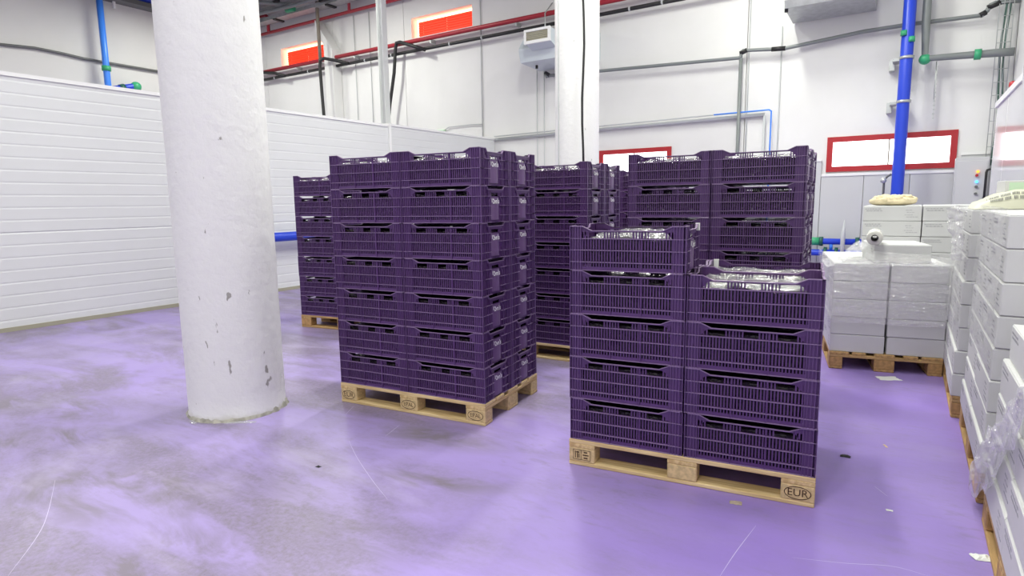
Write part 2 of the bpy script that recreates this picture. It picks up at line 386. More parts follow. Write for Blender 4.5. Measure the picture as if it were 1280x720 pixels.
# white ribbed partition on the left
XP, ZP = -8.75, 2.93
part = struct(empty('wall_partition', (XP, 0, 0)), 'white ribbed sandwich-panel partition on the left')
def partition_panel(y0, y1, shift, z1):
    prof = [(-.1+shift, 0), (shift, 0)]; z = .0; n = 0
    while z < z1-.16:
        pitch = .145
        d = .008 if n == 7 else .003
        prof += [(shift, z+pitch-.03), (shift-d, z+pitch-.018), (shift-d, z+pitch-.010), (shift, z+pitch)]
        z += pitch; n += 1
    prof += [(shift, z1), (-.1+shift, z1)]
    p = MB(); p.prism(prof, 'y', y0, y1); p.build('panel', M['panel'], part)
ys = [YF, -3.2, .6, 4.4, 8.2-.0, 9.04]
for a, c in zip(ys[:-1], ys[1:]): partition_panel(a, c, 0, ZP)
partition_panel(9.08, YB-.02, -.03, ZP+.03)
t = MB(); t.box(-.12, .02, YF, 9.04, ZP, ZP+.045); t.build('capping', M['trim'], part)
t = MB(); t.box(-.15, -.01, 9.08, YB-.02, ZP+.03, ZP+.07); t.build('capping', M['trim'], part)
t = MB(); t.box(-.14, .03, 9.03, 9.09, 0, ZP+.07); t.build('joint_trim', M['trim'], part)
t = MB(); t.box(0, .012, YF, YB-.02, 0, .05); t.build('sealant_strip', M['grille'], part)

# glossy panels of the cold room on the right
cold = struct(empty('wall_cold_room', (.86, 0, 0)), 'glossy white cold-room panels on the right reflecting the window')
for a, c, x, z1 in ((5.95, 7.78, -.03, 2.7), (7.79, 9.05, 0, 2.53), (9.06, 10.2, 0, 2.53)):
    p = MB(); p.bbox(x, x+.1, a, c, 0, z1, .004); p.build('panel', M['gloss_panel'], cold)
p = MB(); p.bbox(.1, .385, 10.1, 10.2, 0, 2.53, .004); p.build('panel', M['gloss_panel'], cold)
p = MB(); p.box(-.02, .385, 7.79, 10.22, 2.532, 2.60); p.build('capping', M['trim'], cold)

# ------------------------------------------------------------------ columns
def pillar(name, x, y, r, label):
    e = empty(name, (x, y, 0)); tag(e, label, 'pillar')
    p = MB(); p.lathe([(r+.004, 0), (r+.006, .015), (r, .03)]+[(r*(1+.0025*math.sin(k*1.7)), .03+k*(ZC-.05)/60) for k in range(1, 61)], 72)
    p.build('shaft', M['column'], e)
    p = MB(); n = 90; vs = []; fs = []
    for k in range(n):
        a = 2*PI*k/n; d = .5+.5*noise.noise(Vector((math.cos(a)*5, math.sin(a)*5, x)))+.4*noise.noise(Vector((math.cos(a)*19, math.sin(a)*19, x)))
        d = max(.1, d)
        vs += [(math.cos(a)*(r+.004+.026*d), math.sin(a)*(r+.004+.026*d), .0), (math.cos(a)*(r+.003+.012*d), math.sin(a)*(r+.003+.012*d), .008+.012*d), (math.cos(a)*(r-.01), math.sin(a)*(r-.01), .02+.03*d)]
    for k in range(n):
        q = (k+1) % n; fs += [(3*k, 3*q, 3*q+1, 3*k+1), (3*k+1, 3*q+1, 3*q+2, 3*k+2)]
    p.add(vs, fs, False); p.build('sealant_ring', M['mortar'], e)
    return e
pillar('concrete_pillar', -3.925, 2.435, .315, 'round white painted concrete pillar with chipped base in the foreground')
p2 = pillar('concrete_pillar', -4.25, 8.37, .325, 'farther white pillar with dark hanging cable behind the purple crates')
b = MB(); b.tube([(-3.985+.012*math.sin(k*1.3), 8.035-.01*math.cos(k*.9), ZC-.05-k*.36) for k in range(17)], .017, 8); cab = b.build('hanging_cable', M['black'])
tag(cab, 'dark cable hanging down the farther white pillar', 'cable')
b = MB(); b.tube([(-4.395, 8.06, z) for z in (ZC-.05, 4.6, 2.2, 1.0)], .008, 6); tag(b.build('thin_conduit', M['lgrey_pipe']), 'thin pale conduit running down the farther white pillar', 'conduit')

# ------------------------------------------------------------------ ceiling lamps (above the frame)
def lamp(i, x, y, watts):
    e = empty('high_bay_lamp', (x, y, LAMP_Z)); tag(e, 'linear high-bay ceiling lamp, %s row, %s column, above the frame' % (['near', 'second', 'middle', 'far', 'farthest'][0 if y < -1 else 1 if y < 1.5 else 2 if y < 5 else 3 if y < 9.3 else 4], ['leftmost', 'left', 'middle', 'right'][0 if x < -12.5 else 1 if x < -7 else 2 if x < -3.5 else 3]), 'lamp', 'ceiling lamps above the hall')
    h = MB(); h.prism([(-.16, 0), (.16, 0), (.11, .08), (-.11, .08)], 'y', -.65, .65); h.build('housing', M['trim'], e)
    d = MB(); d.box(-.14, .14, -.62, .62, -.008, -.001); d.build('diffuser', M['lampglow'], e)
    for s in (-1, 1):
        k = MB(); k.tube([(0, s*.5, .08), (0, s*.5, ZC-LAMP_Z-.005)], .006, 6); k.build('hanger', M['steel'], e)
    ld = bpy.data.lights.new('lamp_light', 'AREA'); ld.shape = 'RECTANGLE'; ld.size = .3; ld.size_y = 1.3; ld.energy = watts*LAMP_K; ld.color = (.985, 1, .90)
    lo = bpy.data.objects.new('lamp_light', ld); col.objects.link(lo); lo.location = (0, 0, -.02); lo.parent = e
for i, l in enumerate(LAMPS): lamp(i, *l)

# ------------------------------------------------------------------ pallets
def make_pallet(front='front', aged=False):
    """1200 x 800 x 144 flat pallet, origin at the centre of its base, long side along x"""
    w, ws, bl = (M['dwood'], M['dwood_side'], M['dblock']) if aged else (M['wood'], M['wood_side'], M['block'])
    e = empty('wooden_pallet')
    for yc, wd in ((-.3275, .145), (-.1825+.0, .10), (0, .145), (.1825, .10), (.3275, .145)):
        p = MB(); p.bbox(-.6, .6, -wd/2, wd/2, 0, .022, .003); p.build('deck_board', w, e, (0, yc, .122))
    for xc in (-.5275, 0, .5275):
        p = MB(); p.bbox(-.0725, .0725, -.4, .4, 0, .022, .003); p.build('cross_board', ws, e, (xc, 0, .1))
    blocks = {}
    for yc, dy in ((-.35, .1), (0, .145), (.35, .1)):
        p = MB(); p.bbox(-.6, .6, -dy/2, dy/2, 0, .022, .004); p.build('bottom_board', w, e, (0, yc, 0))
        for xc in (-.5275, 0, .5275):
            p = MB(); p.bbox(-.0725, .0725, -dy/2, dy/2, 0, .078, .005); blocks[(round(xc, 2), yc)] = p.build('block', bl, e, (xc, yc, .022))
    return e, blocks
def oval_stamp(parent, txt, w=.058, h=.032):
    s = MB(); n = 40
    for k in range(n):
        a0, a1 = 2*PI*k/n, 2*PI*(k+1)/n
        s.add([(w*math.cos(a0), 0, h*math.sin(a0)), (w*math.cos(a1), 0, h*math.sin(a1)),
               ((w-.004)*math.cos(a1), 0, (h-.004)*math.sin(a1)), ((w-.004)*math.cos(a0), 0, (h-.004)*math.sin(a0))], [(0, 1, 2, 3)])
    V, Fc = text_mesh(txt, .105*3/len(txt) if len(txt) > 3 else .050)
    if len(txt) > 3: V, Fc = text_mesh(txt, .038)
    s.add([(v[0], 0, v[1]) for v in V], Fc)
    s.build('stamp', M['stamp'], parent, (0, -.0512, .039))
def box_stamp(parent):
    s = MB()
    for (x0, x1, z0, z1) in ((-.048, .05, .066, .0685), (-.048, .05, .012, .0145), (-.048, -.0455, .012, .0685), (.0475, .05, .012, .0685), (-.004, -.0015, .012, .0685)):
        s.box(x0, x1, -.0002, .0002, z0, z1)
    for (x0, x1, z0, z1) in ((-.038, -.033, .020, .060), (-.030, -.014, .050, .058), (-.026, -.020, .022, .048), (-.016, -.012, .024, .046),
                             (.012, .032, .053, .060), (.006, .040, .038, .044), (.012, .034, .021, .028)):
        s.box(x0, x1, -.0002, .0002, z0, z1)
    s.build('stamp', M['stamp'], parent, (0, -.0512, 0))

# ------------------------------------------------------------------ purple crates
CW, CD, CP = .592, .393, .2295      # outer size and stacking pitch
HX, HY, CH = CW/2, CD/2, .2285
RIBS = (.002, .044, .105, .164)
def slope_rim(p, half, flat, ax):
    """rim that is high at the corners and dips in the middle; ax 'x': runs along x at y=-d"""
    zt, zd = CH, .206
    return [(-half, zt), (-flat-.05, zt), (-flat, zd), (flat, zd), (flat+.05, zt), (half, zt)]
def crate_meshes():
    me = {}
    y0, y1 = -HY+.008, -HY+.012          # wall sheet
    yo = -HY                             # rib front
    # long side
    p = MB(); E = HX-.062
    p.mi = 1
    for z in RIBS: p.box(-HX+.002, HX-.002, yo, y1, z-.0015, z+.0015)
    p.mi = 0
    for za, zb in ((0, .020), (.040, .048), (.102, .108), (.161, .167)): p.box(-E, E, y0, y1, za, zb)
    n = 31
    wins = (-.152, 0, .152)
    for k in range(n+1):
        x = -E+.006+k*(2*E-.012)/n
        p.box(x-.0036, x+.0036, y0, y1, .02, .161)
        if not any(abs(x-c) < .036 for c in wins): p.box(x-.0036, x+.0036, y0, y1, .167, .199)
    for s in (-1, 1):
        p.mi = 0; p.box(s*.078-.003, s*.078+.003, yo+.002, y1, 0, .200); p.mi = 0
    p.mi = 0; rim = slope_rim(p, E, .185-.008, 'x')
    low = [(-E, .167), (-.225, .167), (-.20, .197), (.20, .197), (.225, .167), (E, .167)]
    for (a, za), (c, zc), (a2, la), (c2, lc) in zip(rim[:-1], rim[1:], low[:-1], low[1:]):
        p.mi = 0; p.add([(a, y0, za), (c, y0, zc), (c2, y0, lc), (a2, y0, la), (a, y1, za), (c, y1, zc), (c2, y1, lc), (a2, y1, la)],
              [(0, 1, 2, 3), (4, 7, 6, 5), (0, 4, 5, 1), (3, 2, 6, 7), (0, 3, 7, 4), (1, 5, 6, 2)])
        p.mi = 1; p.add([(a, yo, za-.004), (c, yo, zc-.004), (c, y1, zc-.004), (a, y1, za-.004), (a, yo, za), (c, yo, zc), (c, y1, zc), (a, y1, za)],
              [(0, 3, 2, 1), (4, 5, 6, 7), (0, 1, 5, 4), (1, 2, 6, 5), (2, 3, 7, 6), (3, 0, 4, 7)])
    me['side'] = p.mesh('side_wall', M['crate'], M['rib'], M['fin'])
    # short end, built along y=-HX.. then used rotated; coordinates: x runs across the end
    p = MB(); E2 = HY-.062; e0, e1, eo = -HX+.010, -HX+.014, -HX
    for z in RIBS:
        for s in (-1, 1):
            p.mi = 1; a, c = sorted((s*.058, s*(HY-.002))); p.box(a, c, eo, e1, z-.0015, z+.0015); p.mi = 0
    for s in (-1, 1):
        a, c = sorted((s*.075, s*E2)); p.box(a, c, e0, e1, 0, .165)
        p.mi = 2; p.box(s*.088-.0025, s*.088+.0025, eo+.002, e1, .0, .200)
        p.box(s*.110-.0025, s*.110+.0025, eo+.004, e1, .0, .165)
        # diagonal brace beside the plate
        p.add([(s*.058, eo+.003, .160), (s*.064, eo+.003, .163), (s*.092, eo+.003, .128), (s*.086, eo+.003, .126),
               (s*.058, e1, .160), (s*.064, e1, .163), (s*.092, e1, .128), (s*.086, e1, .126)],
              [(0, 1, 2, 3), (4, 7, 6, 5), (0, 4, 5, 1), (1, 5, 6, 2), (2, 6, 7, 3), (3, 7, 4, 0)])
        p.mi = 0; a, c = sorted((s*.045, s*E2)); p.box(a, c, e0, e1, .165, .190)
    p.box(-.075, .075, e0, e1, 0, .165)
    p.box(-.10, .10, eo+.004, e1, .186, .206)
    rim = [(-E2, CH), (-.115, CH), (-.10, .208), (.10, .208), (.115, CH), (E2, CH)]
    for (a, za), (c, zc) in zip(rim[:-1], rim[1:]):
        lo = .186
        p.mi = 0; p.add([(a, e0, za), (c, e0, zc), (c, e0, lo), (a, e0, lo), (a, e1, za), (c, e1, zc), (c, e1, lo), (a, e1, lo)],
              [(0, 1, 2, 3), (4, 7, 6, 5), (0, 4, 5, 1), (3, 2, 6, 7), (0, 3, 7, 4), (1, 5, 6, 2)])
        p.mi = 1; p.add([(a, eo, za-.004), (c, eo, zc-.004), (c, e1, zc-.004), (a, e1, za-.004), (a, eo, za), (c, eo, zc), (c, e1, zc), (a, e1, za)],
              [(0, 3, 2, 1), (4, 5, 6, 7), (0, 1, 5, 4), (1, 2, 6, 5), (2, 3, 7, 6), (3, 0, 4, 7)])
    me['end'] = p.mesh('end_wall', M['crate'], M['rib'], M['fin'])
    # curved name plate on the end with white lettering
    p = MB(); n = 8; R = .25
    prof = [(-.052+.104*k/n, eo+.010-.012*(1-((k-n/2)/(n/2))**2)) for k in range(n+1)]
    prof = [(x, max(y, eo-.0005)) for x, y in prof]
    p.prism(prof+[(.052, e1), (-.052, e1)], 'z', .016, .158)
    p.box(-.03, .03, eo-.0012, eo+.004, .108, .1095)
    V, Fc = text_mesh("2vn's", .042, .0012); p.mi = 1
    p.add([(v[0]-.004, eo-.0022, .132+v[1]) for v in V], Fc)
    p.box(-.049, -.046, eo+.001, eo+.004, .125, .150)
    me['plate'] = p.mesh('name_plate', M['plate'], M['letter'])
    # corner posts
    for key, s in (('post', 1), ('post_m', -1)):
        p = MB(); q = []
        def bx(x0, x1, *r):
            a, c = sorted((s*x0, s*x1)); p.box(a, c, *r)
        bx(-HX+.008, -HX+.062, y0, y1, 0, CH)                       # along the long side
        bx(-HX+.010, -HX+.014, y0, -HY+.062, 0, CH)                 # along the end
        p.mi = 2
        for fx in (.0, .015, .030, .045, .058): bx(-HX+fx, -HX+fx+.004, yo+.001, y1, 0, CH-.002)
        for fy in (.015, .032, .050): bx(-HX+.001, -HX+.014, -HY+fy, -HY+fy+.004, 0, CH-.002)
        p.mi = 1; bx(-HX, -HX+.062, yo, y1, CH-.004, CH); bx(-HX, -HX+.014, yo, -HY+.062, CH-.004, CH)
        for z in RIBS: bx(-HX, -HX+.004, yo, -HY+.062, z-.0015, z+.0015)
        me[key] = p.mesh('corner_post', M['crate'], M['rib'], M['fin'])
    p = MB(); p.box(-HX+.012, HX-.012, -HY+.012, HY-.012, .004, .010)
    for k in range(6): x = -.25+k*.1; p.box(x-.002, x+.002, -HY+.014, HY-.014, 0, .004)
    me['base'] = p.mesh('base', M['crate'])
    return me
CM = crate_meshes()
def new_crate():
    e = empty('plastic_crate')
    for r in (0, PI): link('side_wall', CM['side'], e, (0, 0, 0), (0, 0, r))
    for r in (PI/2, -PI/2):
        w_ = link('end_wall', CM['end'], e, (0, 0, 0), (0, 0, r)); link('name_plate', CM['plate'], w_)
    for r in (0, PI):
        link('corner_post', CM['post'], e, (0, 0, 0), (0, 0, r)); link('corner_post', CM['post_m'], e, (0, 0, 0), (0, 0, r))
    link('base', CM['base'], e)
    return e
ORD = ['bottom', 'second', 'third', 'fourth', 'fifth', 'sixth', 'seventh', 'eighth', 'ninth']

def lumpy(mb, M4, x0, x1, y0, y1, z0, z1, seed):
    """dark fruit filling: bumpy block made of a grid wrapped over the box"""
    nx, ny, nz = 14, 9, 5
    def bump(p):
        d = noise.noise(Vector(p)*28+Vector((seed*3.1, seed, 0)))*.010
        return d
    faces = []
    def grid(f, nu, nv):
        vs = []; fs = []
        for j in range(nv+1):
            for i in range(nu+1):
                p = Vector(f(i/nu, j/nv)); c = Vector(((x0+x1)/2, (y0+y1)/2, (z0+z1)/2))
                n = (p-c); n = Vector((n.x/(x1-x0), n.y/(y1-y0), n.z/(z1-z0))); n.normalize()
                vs.append(M4 @ (p+n*bump(p)))
        for j in range(nv):
            for i in range(nu): a = j*(nu+1)+i; fs.append((a, a+1, a+nu+2, a+nu+1))
        mb.add(vs, fs, True)
    lx, ly, lz = x1-x0, y1-y0, z1-z0
    grid(lambda u, v: (x0+u*lx, y0+v*ly, z1), nx, ny)
    grid(lambda u, v: (x0+u*lx, y0, z0+v*lz), nx, nz); grid(lambda u, v: (x1-u*lx, y1, z0+v*lz), nx, nz)
    grid(lambda u, v: (x0, y1-u*ly, z0+v*lz), ny, nz); grid(lambda u, v: (x1, y0+u*ly, z0+v*lz), ny, nz)

def film_bag(x0, x1, y0, y1, z, amp, seed, nx=22, ny=14):
    p = MB(); vs = []; fs = []
    for j in range(ny+1):
        for i in range(nx+1):
            u, v = i/nx, j/ny
            q = Vector((x0+u*(x1-x0), y0+v*(y1-y0), 0))
            h = noise.noise(q*9+Vector((seed, 0, 0)))*amp+noise.noise(q*24+Vector((0, seed, 0)))*amp*.6
            ed = min(u, 1-u, v, 1-v)
            h -= max(0, .10-ed)*.25
            vs.append((q.x+noise.noise(q*20)*.004, q.y, z+h))
    for j in range(ny):
        for i in range(nx): a = j*(nx+1)+i; fs.append((a, a+1, a+nx+2, a+nx+1))
    p.add(vs, fs, True); return p

proto_crate = [None]; FILLS = {}
def crate_stack(where, corner, yaw, cols, aged=False, stamps=None, seed=1, film=True, group=None, lean=0):
    """corner: right-hand front corner of the pallet on the floor; cols: (key, words, local x, local y, count)"""
    c, s = math.cos(yaw), math.sin(yaw)
    cx, cy = corner[0]-.6*c-.4*s, corner[1]-.6*s+.4*c
    e, blk = make_pallet(aged=aged); e.location = (cx, cy, 0); e.rotation_euler = (0, 0, yaw)
    tag(e, 'wooden pallet under '+where[1], 'pallet', 'wooden pallets on the purple floor')
    if stamps:
        for key, t in stamps.items():
            (box_stamp(blk[key]) if t == 'box' else oval_stamp(blk[key], t))
    r = random.Random(seed)
    for key, words, lx, ly, count in cols:
        for k in range(count):
            jx, jy, ja = r.uniform(-.0022, .0022), r.uniform(-.0022, .0022), r.uniform(-.002, .002)
            if proto_crate[0] is None: proto_crate[0] = new_crate(); o = proto_crate[0]
            else: o = copy_tree(proto_crate[0])
            X, Y = lx+jx, ly+jy
            o.location = (cx+c*X-s*Y, cy+s*X+c*Y, .1445+k*CP); o.rotation_euler = (0, 0, yaw+ja)
            lv = 'top' if k == count-1 else ORD[k]
            tag(o, 'purple slatted crate, %s %s, %s column of %s' % (lv, 'layer', words, where[0]), 'crate', group or 'purple crates on '+where[0])
            if where[2] == 'B' and k == count-1 and key in ('fl', 'rr'):
                tb = MB()
                if key == 'fl': tb.box(HX-.0155, HX+.004, .14, .165, CH-.035, CH+.004)
                else: tb.box(-HX+.016, -HX+.044, HY-.014, HY+.003, CH-.045, CH+.004)
                tb.build('paper_tag', M['paper'], o)['label'] = 'small white paper tag clipped over the rim'
            x0 = -.19 if (where[2] == 'B' and key == 'fl' and k == count-1) else -.278
            vkey = (x0, k == count-1, 0 if k == count-1 else (k+seed+int(lx > 0)) % 3)
            if vkey not in FILLS:
                fm = MB(); lumpy(fm, Matrix.Identity(4), x0, .270, -.166, .166, .014, .176 if k < count-1 else .166, 17.0*len(FILLS)+3); FILLS[vkey] = fm.mesh('dark_produce', M['filling'])
            f = link('dark_produce', FILLS[vkey], None, o.location, o.rotation_euler)
            tag(f, 'dark produce, %s layer, %s crate of %s' % (lv, words, where[0]), 'produce', 'dark produce packed in the crates')
            if film and k == count-1:
                p = film_bag(x0, .275, -.17, .17, .184 if where[2] != 'B' else .192, .020, seed*3.7+lx*5+ly)
                f = p.build('film_bag', M['film_crate'], None, o.location, o.rotation_euler)
                tag(f, 'crumpled film in the top %s crate of %s' % (words, where[0]), 'plastic film', 'clear film bags in the top crates')
    return e
FL, FR, RL, RR = ('fl', 'front left', -.3, -.2), ('fr', 'front right', .3, -.2), ('rl', 'rear left', -.3, .2), ('rr', 'rear right', .3, .2)
def four(n): return [FL+(n,), FR+(n,), RL+(n,), RR+(n,)]
R_ = math.radians
crate_stack(('the tall stack beside the pillar', 'the tall crate stack beside the white pillar', 'A'), (-2.186, 3.023), R_(6.1), four(7),
            stamps={(-.53, -.35): 'EUR', (0, -.35): 'EPAL', (.53, -.35): 'EPAL'}, seed=1)
crate_stack(('the low stepped front stack', 'the low stepped crate stack in front, stamped EUR', 'B'), (-.281, 2.953), R_(7.1), [FL+(5,), FR+(4,), RL+(4,), RR+(4,)],
            stamps={(-.53, -.35): 'box', (.53, -.35): 'EUR'}, seed=2)
crate_stack(('the tall stack behind the front stack', 'the tall crate stack hidden behind the low front stack', 'G'), (-.565, 4.353), R_(3.0), four(7), seed=3)
crate_stack(('the tall middle stack', 'the tall crate stack in the middle gap', 'F'), (-2.29, 4.705), R_(3.0), four(7), seed=4)
crate_stack(('the far left stack', 'the far left crate stack behind the pillar', 'L'), (-5.93+1.2*math.cos(R_(9)), 4.55+1.2*math.sin(R_(9))), R_(9), four(7), aged=True, seed=5)
crate_stack(('the rearmost stack', 'the rearmost crate stack, mostly hidden', 'H'), (-2.15, 6.42), R_(3.0), four(7), seed=6)
# ------------------------------------------------------------------ white cartons
KX, KY, KH = .594, .394, .1465
def carton_mesh():
    p = MB(); p.bbox(-KX/2, KX/2, -KY/2, KY/2, 0, KH-.003, .004); body = p.mesh('carton_body', M['carton'])
    p = MB(); p.bbox(-KX/2+.004, KX/2-.004, -KY/2+.003, -.0015, KH-.003, KH-.0005, .0006); flap = p.mesh('flap', M['carton'])
    r = random.Random(3); p = MB()
    def words(x0, z, n, h, big=1):
        x = x0
        for _ in range(n):
            l = r.uniform(.012, .030)*big
            q = x
            while q < x+l: p.box(q, q+.0035, -KY/2-.0006, -KY/2+.0002, z, z+h*r.uniform(.6, 1)); q += .0052
            x += l+.008
    words(-.275, .112, 6, .010); words(-.262, .094, 5, .011)
    words(.14, .100, 2, .008); words(.15, .080, 3, .006); words(.13, .055, 3, .006); words(.15, .035, 4, .008)
    pr_ = p.mesh('printed_text', M['print'])
    p = MB()
    for k in range(5):
        p.box(-.07, .03+.01*k, -KX/2-.0006, -KX/2+.0002, .045+k*.014, .050+k*.014)
    pe = p.mesh('printed_text', M['print'])
    return body, flap, pr_, pe
KM = carton_mesh()
def new_carton():
    e = empty('carton'); link('body', KM[0], e); link('flap', KM[1], e); link('flap', KM[1], e, (0, 0, 0), (0, 0, PI))
    link('printed_text', KM[2], e); link('printed_text', KM[2], e, (0, 0, 0), (0, 0, PI))
    return e
proto_carton = [None]
def carton(x, y, z, a, label, group):
    if proto_carton[0] is None: proto_carton[0] = new_carton(); o = proto_carton[0]
    else: o = copy_tree(proto_carton[0])
    o.location = (x, y, z); o.rotation_euler = (0, 0, a); tag(o, label, 'carton', group); return o
def carton_stack(where, pal, cx, cy, yaw, cells, offs=None, seed=1, aged=True, shrink=1, palrot=0):
    """cells: (words, local x, local y, count, turned)"""
    e, blk = make_pallet(aged=aged); e.location = (cx, cy, 0); e.rotation_euler = (0, 0, yaw+palrot)
    tag(e, pal, 'pallet', 'wooden pallets on the purple floor')
    r = random.Random(seed); c, s = math.cos(yaw), math.sin(yaw)
    for words, lx, ly, n, turn in cells:
        for k in range(n):
            ox = (offs[k] if offs and k < len(offs) else 0)+r.uniform(-.003, .003); oy = r.uniform(-.003, .003)
            X, Y = lx+ox, ly+oy
            lv = 'top' if k == n-1 else ORD[k]
            kk = carton(cx+c*X-s*Y, cy+s*X+c*Y, .1445+k*KH*1.014, yaw+(PI/2 if turn else 0)+r.uniform(-.004, .004),
                   'white carton, %s layer, %s column of %s' % (lv, words, where), 'white cartons on '+where)
            kk.scale = (shrink, 1, 1)
# C: low film-wrapped stack, 800 mm side to the camera (yaw 10 deg), pallet long side into depth
yc = R_(10.16); ux, uy = math.cos(yc), math.sin(yc); vx, vy = -uy, ux
O = (-.488, 5.61)
ccx, ccy = O[0]+.4*ux+.6*vx, O[1]+.4*uy+.6*vy
carton_stack('the low wrapped stack', 'aged pallet under the low film-wrapped carton stack, end blocks showing', ccx, ccy, yc,
             [('front left', -.205, -.285, 5, True), ('front right', .205, -.285, 5, True), ('rear left', -.205, .32, 5, True), ('rear right', .205, .32, 5, True)], seed=2, palrot=PI/2)
tz = .1445+5*KH*1.014
bx_, by_ = .08, -.21
carton(ccx+ux*bx_+vx*by_, ccy+uy*bx_+vy*by_, tz, yc+PI/2+.02, 'single white carton on top of the low wrapped stack, under the film roll', 'white cartons on the low wrapped stack')
# D: taller printed stack behind it
carton_stack('the tall printed stack behind', 'pallet under the tall printed carton stack at the back', .21, 7.42, R_(0), [('front left', -.352, -.2, 8, False), ('front right', .143, -.2, 8, False),
             ('rear left', -.352, .2, 8, False), ('rear right', .143, .2, 8, False)], seed=3, shrink=.82)
# E: row of stacks along the right
def row(where, pal, x0, y0, nl, nr, offs, seed):
    carton_stack(where, pal, x0+.4, y0+.6, 0, [('left near', -.2, -.3, nl, True), ('left far', -.2, .3, nl, True), ('right near', .2, -.3, nr, True), ('right far', .2, .3, nr, True)],
                 offs, seed, palrot=PI/2)
row('the farthest right-hand stack', 'aged pallet of the farthest right-hand carton stack', .305, 4.7, 8, 8, [-.012, -.008, .0, .0, .0, .008, .012, .015], 4)
row('the middle right-hand stack', 'aged pallet of the middle right-hand carton stack', .345, 3.40, 8, 8, [-.01, 0, .005, .005, .01, .015, .02, .02], 5)
row('the nearest right-hand stack', 'aged pallet of the nearest right-hand carton stack', .352, 2.02, 5, 6, [-.006, .002, .010, .018, .034, .034], 6)
carton(.86, 5.55, .1445+8*KH*1.014, PI/2, 'extra white carton on top of the farthest right-hand stack', 'white cartons on the farthest right-hand stack')

# ------------------------------------------------------------------ stretch film, roll, bag and other small things
def film_sheet(name, o, U, V, nu, nv, amp, seed, m, label, push=None, freq=5):
    o, U, V = Vector(o), Vector(U), Vector(V); Nn = U.cross(V).normalized(); p = MB(); vs = []; fs = []
    for j in range(nv+1):
        for i in range(nu+1):
            u, v = i/nu, j/nv; q = o+U*u+V*v
            h = abs(noise.noise(q*freq+Vector((seed, seed, 0))))*amp+noise.noise(Vector((q.x*7+q.z*5, q.y*7+q.z*5, q.z*55)))*amp*.55
            if push: q = q+Vector(push(u, v))
            vs.append(q+Nn*h)
    for j in range(nv):
        for i in range(nu): a = j*(nu+1)+i; fs.append((a, a+1, a+nu+2, a+nu+1))
    p.add(vs, fs, True); f = p.build(name, m); tag(f, label, 'plastic film'); return f
def cpt(u, v, z): return (O[0]+u*ux+v*vx, O[1]+u*uy+v*vy, z)
a_, b_ = Vector(cpt(-.03, -.03, .40)), Vector(cpt(.84, -.03, .40))
film_sheet('stretch_film', a_, b_-a_, (0, 0, .52), 60, 80, .016, 1.3, M['film'], 'clear stretch film across the front of the low wrapped stack')
c_ = Vector(cpt(-.03, 1.2, .40))
film_sheet('stretch_film', c_, a_-c_, (0, 0, .52), 50, 70, .02, 4.3, M['film'], 'clear stretch film down the left side of the low wrapped stack')
# loose film pulled up over the single top carton
l_ = Vector(cpt(-.06, -.02, .86)); t0 = Vector(cpt(.255, .16, 1.03))
film_sheet('loose_film', l_, Vector(cpt(-.06, .62, .86))-l_, t0-l_, 40, 36, .02, 8.1, M['film_dense'], 'loose clear film slanting up to the single top carton, left side',
           push=lambda u, v: (0, 0, -.035*math.sin(PI*v)))
l_ = Vector(cpt(.10, -.02, .86)); t0 = Vector(cpt(.24, .08, .99))
film_sheet('loose_film', l_, Vector(cpt(.84, -.02, .88))-l_, t0-l_, 40, 24, .02, 5.1, M['film'], 'loose clear film across the front of the single top carton',
           push=lambda u, v: (0, 0, -.03*math.sin(PI*v)-.09*v*u))
# film roll on the single carton, its hollow end towards the camera
def film_roll(x, y, z, a):
    e = empty('film_roll', (x, y, z), a); tag(e, 'roll of clear stretch film with dark hollow core on the single carton', 'film roll')
    p = MB(); R = .058; n = 32
    prof = [(R, -.2), (R, .2)]
    vs = []; fs = []
    rings = [(.026, -.205), (R-.004, -.205), (R, -.2), (R, .2), (R-.004, .205), (.026, .205)]
    for (r, t) in rings:
        for k in range(n): q = 2*PI*k/n; vs.append((r*math.cos(q), t, R+r*math.sin(q)))
    for i in range(len(rings)-1):
        for k in range(n): fs.append((i*n+k, i*n+(k+1) % n, (i+1)*n+(k+1) % n, (i+1)*n+k))
    p.add(vs, fs, True); p.build('film_winding', M['cream_film'], e)
    p = MB(); vs = []; fs = []
    rings = [(.026, -.225), (.026, .225), (.021, .225), (.021, -.225), (.026, -.225)]
    for (r, t) in rings:
        for k in range(n): q = 2*PI*k/n; vs.append((r*math.cos(q), t, R+r*math.sin(q)))
    for i in range(len(rings)-1):
        for k in range(n): fs.append((i*n+k, i*n+(k+1) % n, (i+1)*n+(k+1) % n, (i+1)*n+k))
    p.add(vs, fs, True); p.build('core', M['black'], e)
M['cream_film'] = mat('wound_film', (.72, .72, .66), .25, spec=.6)
rp = cpt(.30, .20, tz+KH+.001); film_roll(rp[0], rp[1], rp[2], yc+R_(-8))
# bag of cream foam pads on the tall printed stack
p = MB(); vs = []; fs = []; nu, nv = 48, 16
for j in range(nv+1):
    for i in range(nu):
        a = 2*PI*i/nu; t = j/nv*PI; q = Vector((math.cos(a)*math.sin(t), math.sin(a)*math.sin(t), -math.cos(t)))
        d = 1+.07*noise.noise(q*6)+.03*noise.noise(q*14)
        g = math.sin(t)**.45/max(1e-6, math.sin(t)) if 0 < j < nv else 1
        vs.append((.245*q.x*d*g, .19*q.y*d*g, .036+(.036 if q.z < 0 else .042)*q.z*d))
for j in range(nv):
    for i in range(nu): fs.append((j*nu+i, j*nu+(i+1) % nu, (j+1)*nu+(i+1) % nu, (j+1)*nu+i))
p.add(vs, fs, True)
dz = .1445+8*KH*1.014
e = empty('foam_bag', (-.15, 7.30, dz-.001)); e.scale = (.84, .84, 1.1); tag(e, 'flat round bag of cream foam pads on the tall printed cartons', 'bag')
p.build('bag', M['cream'], e)
r = random.Random(5)
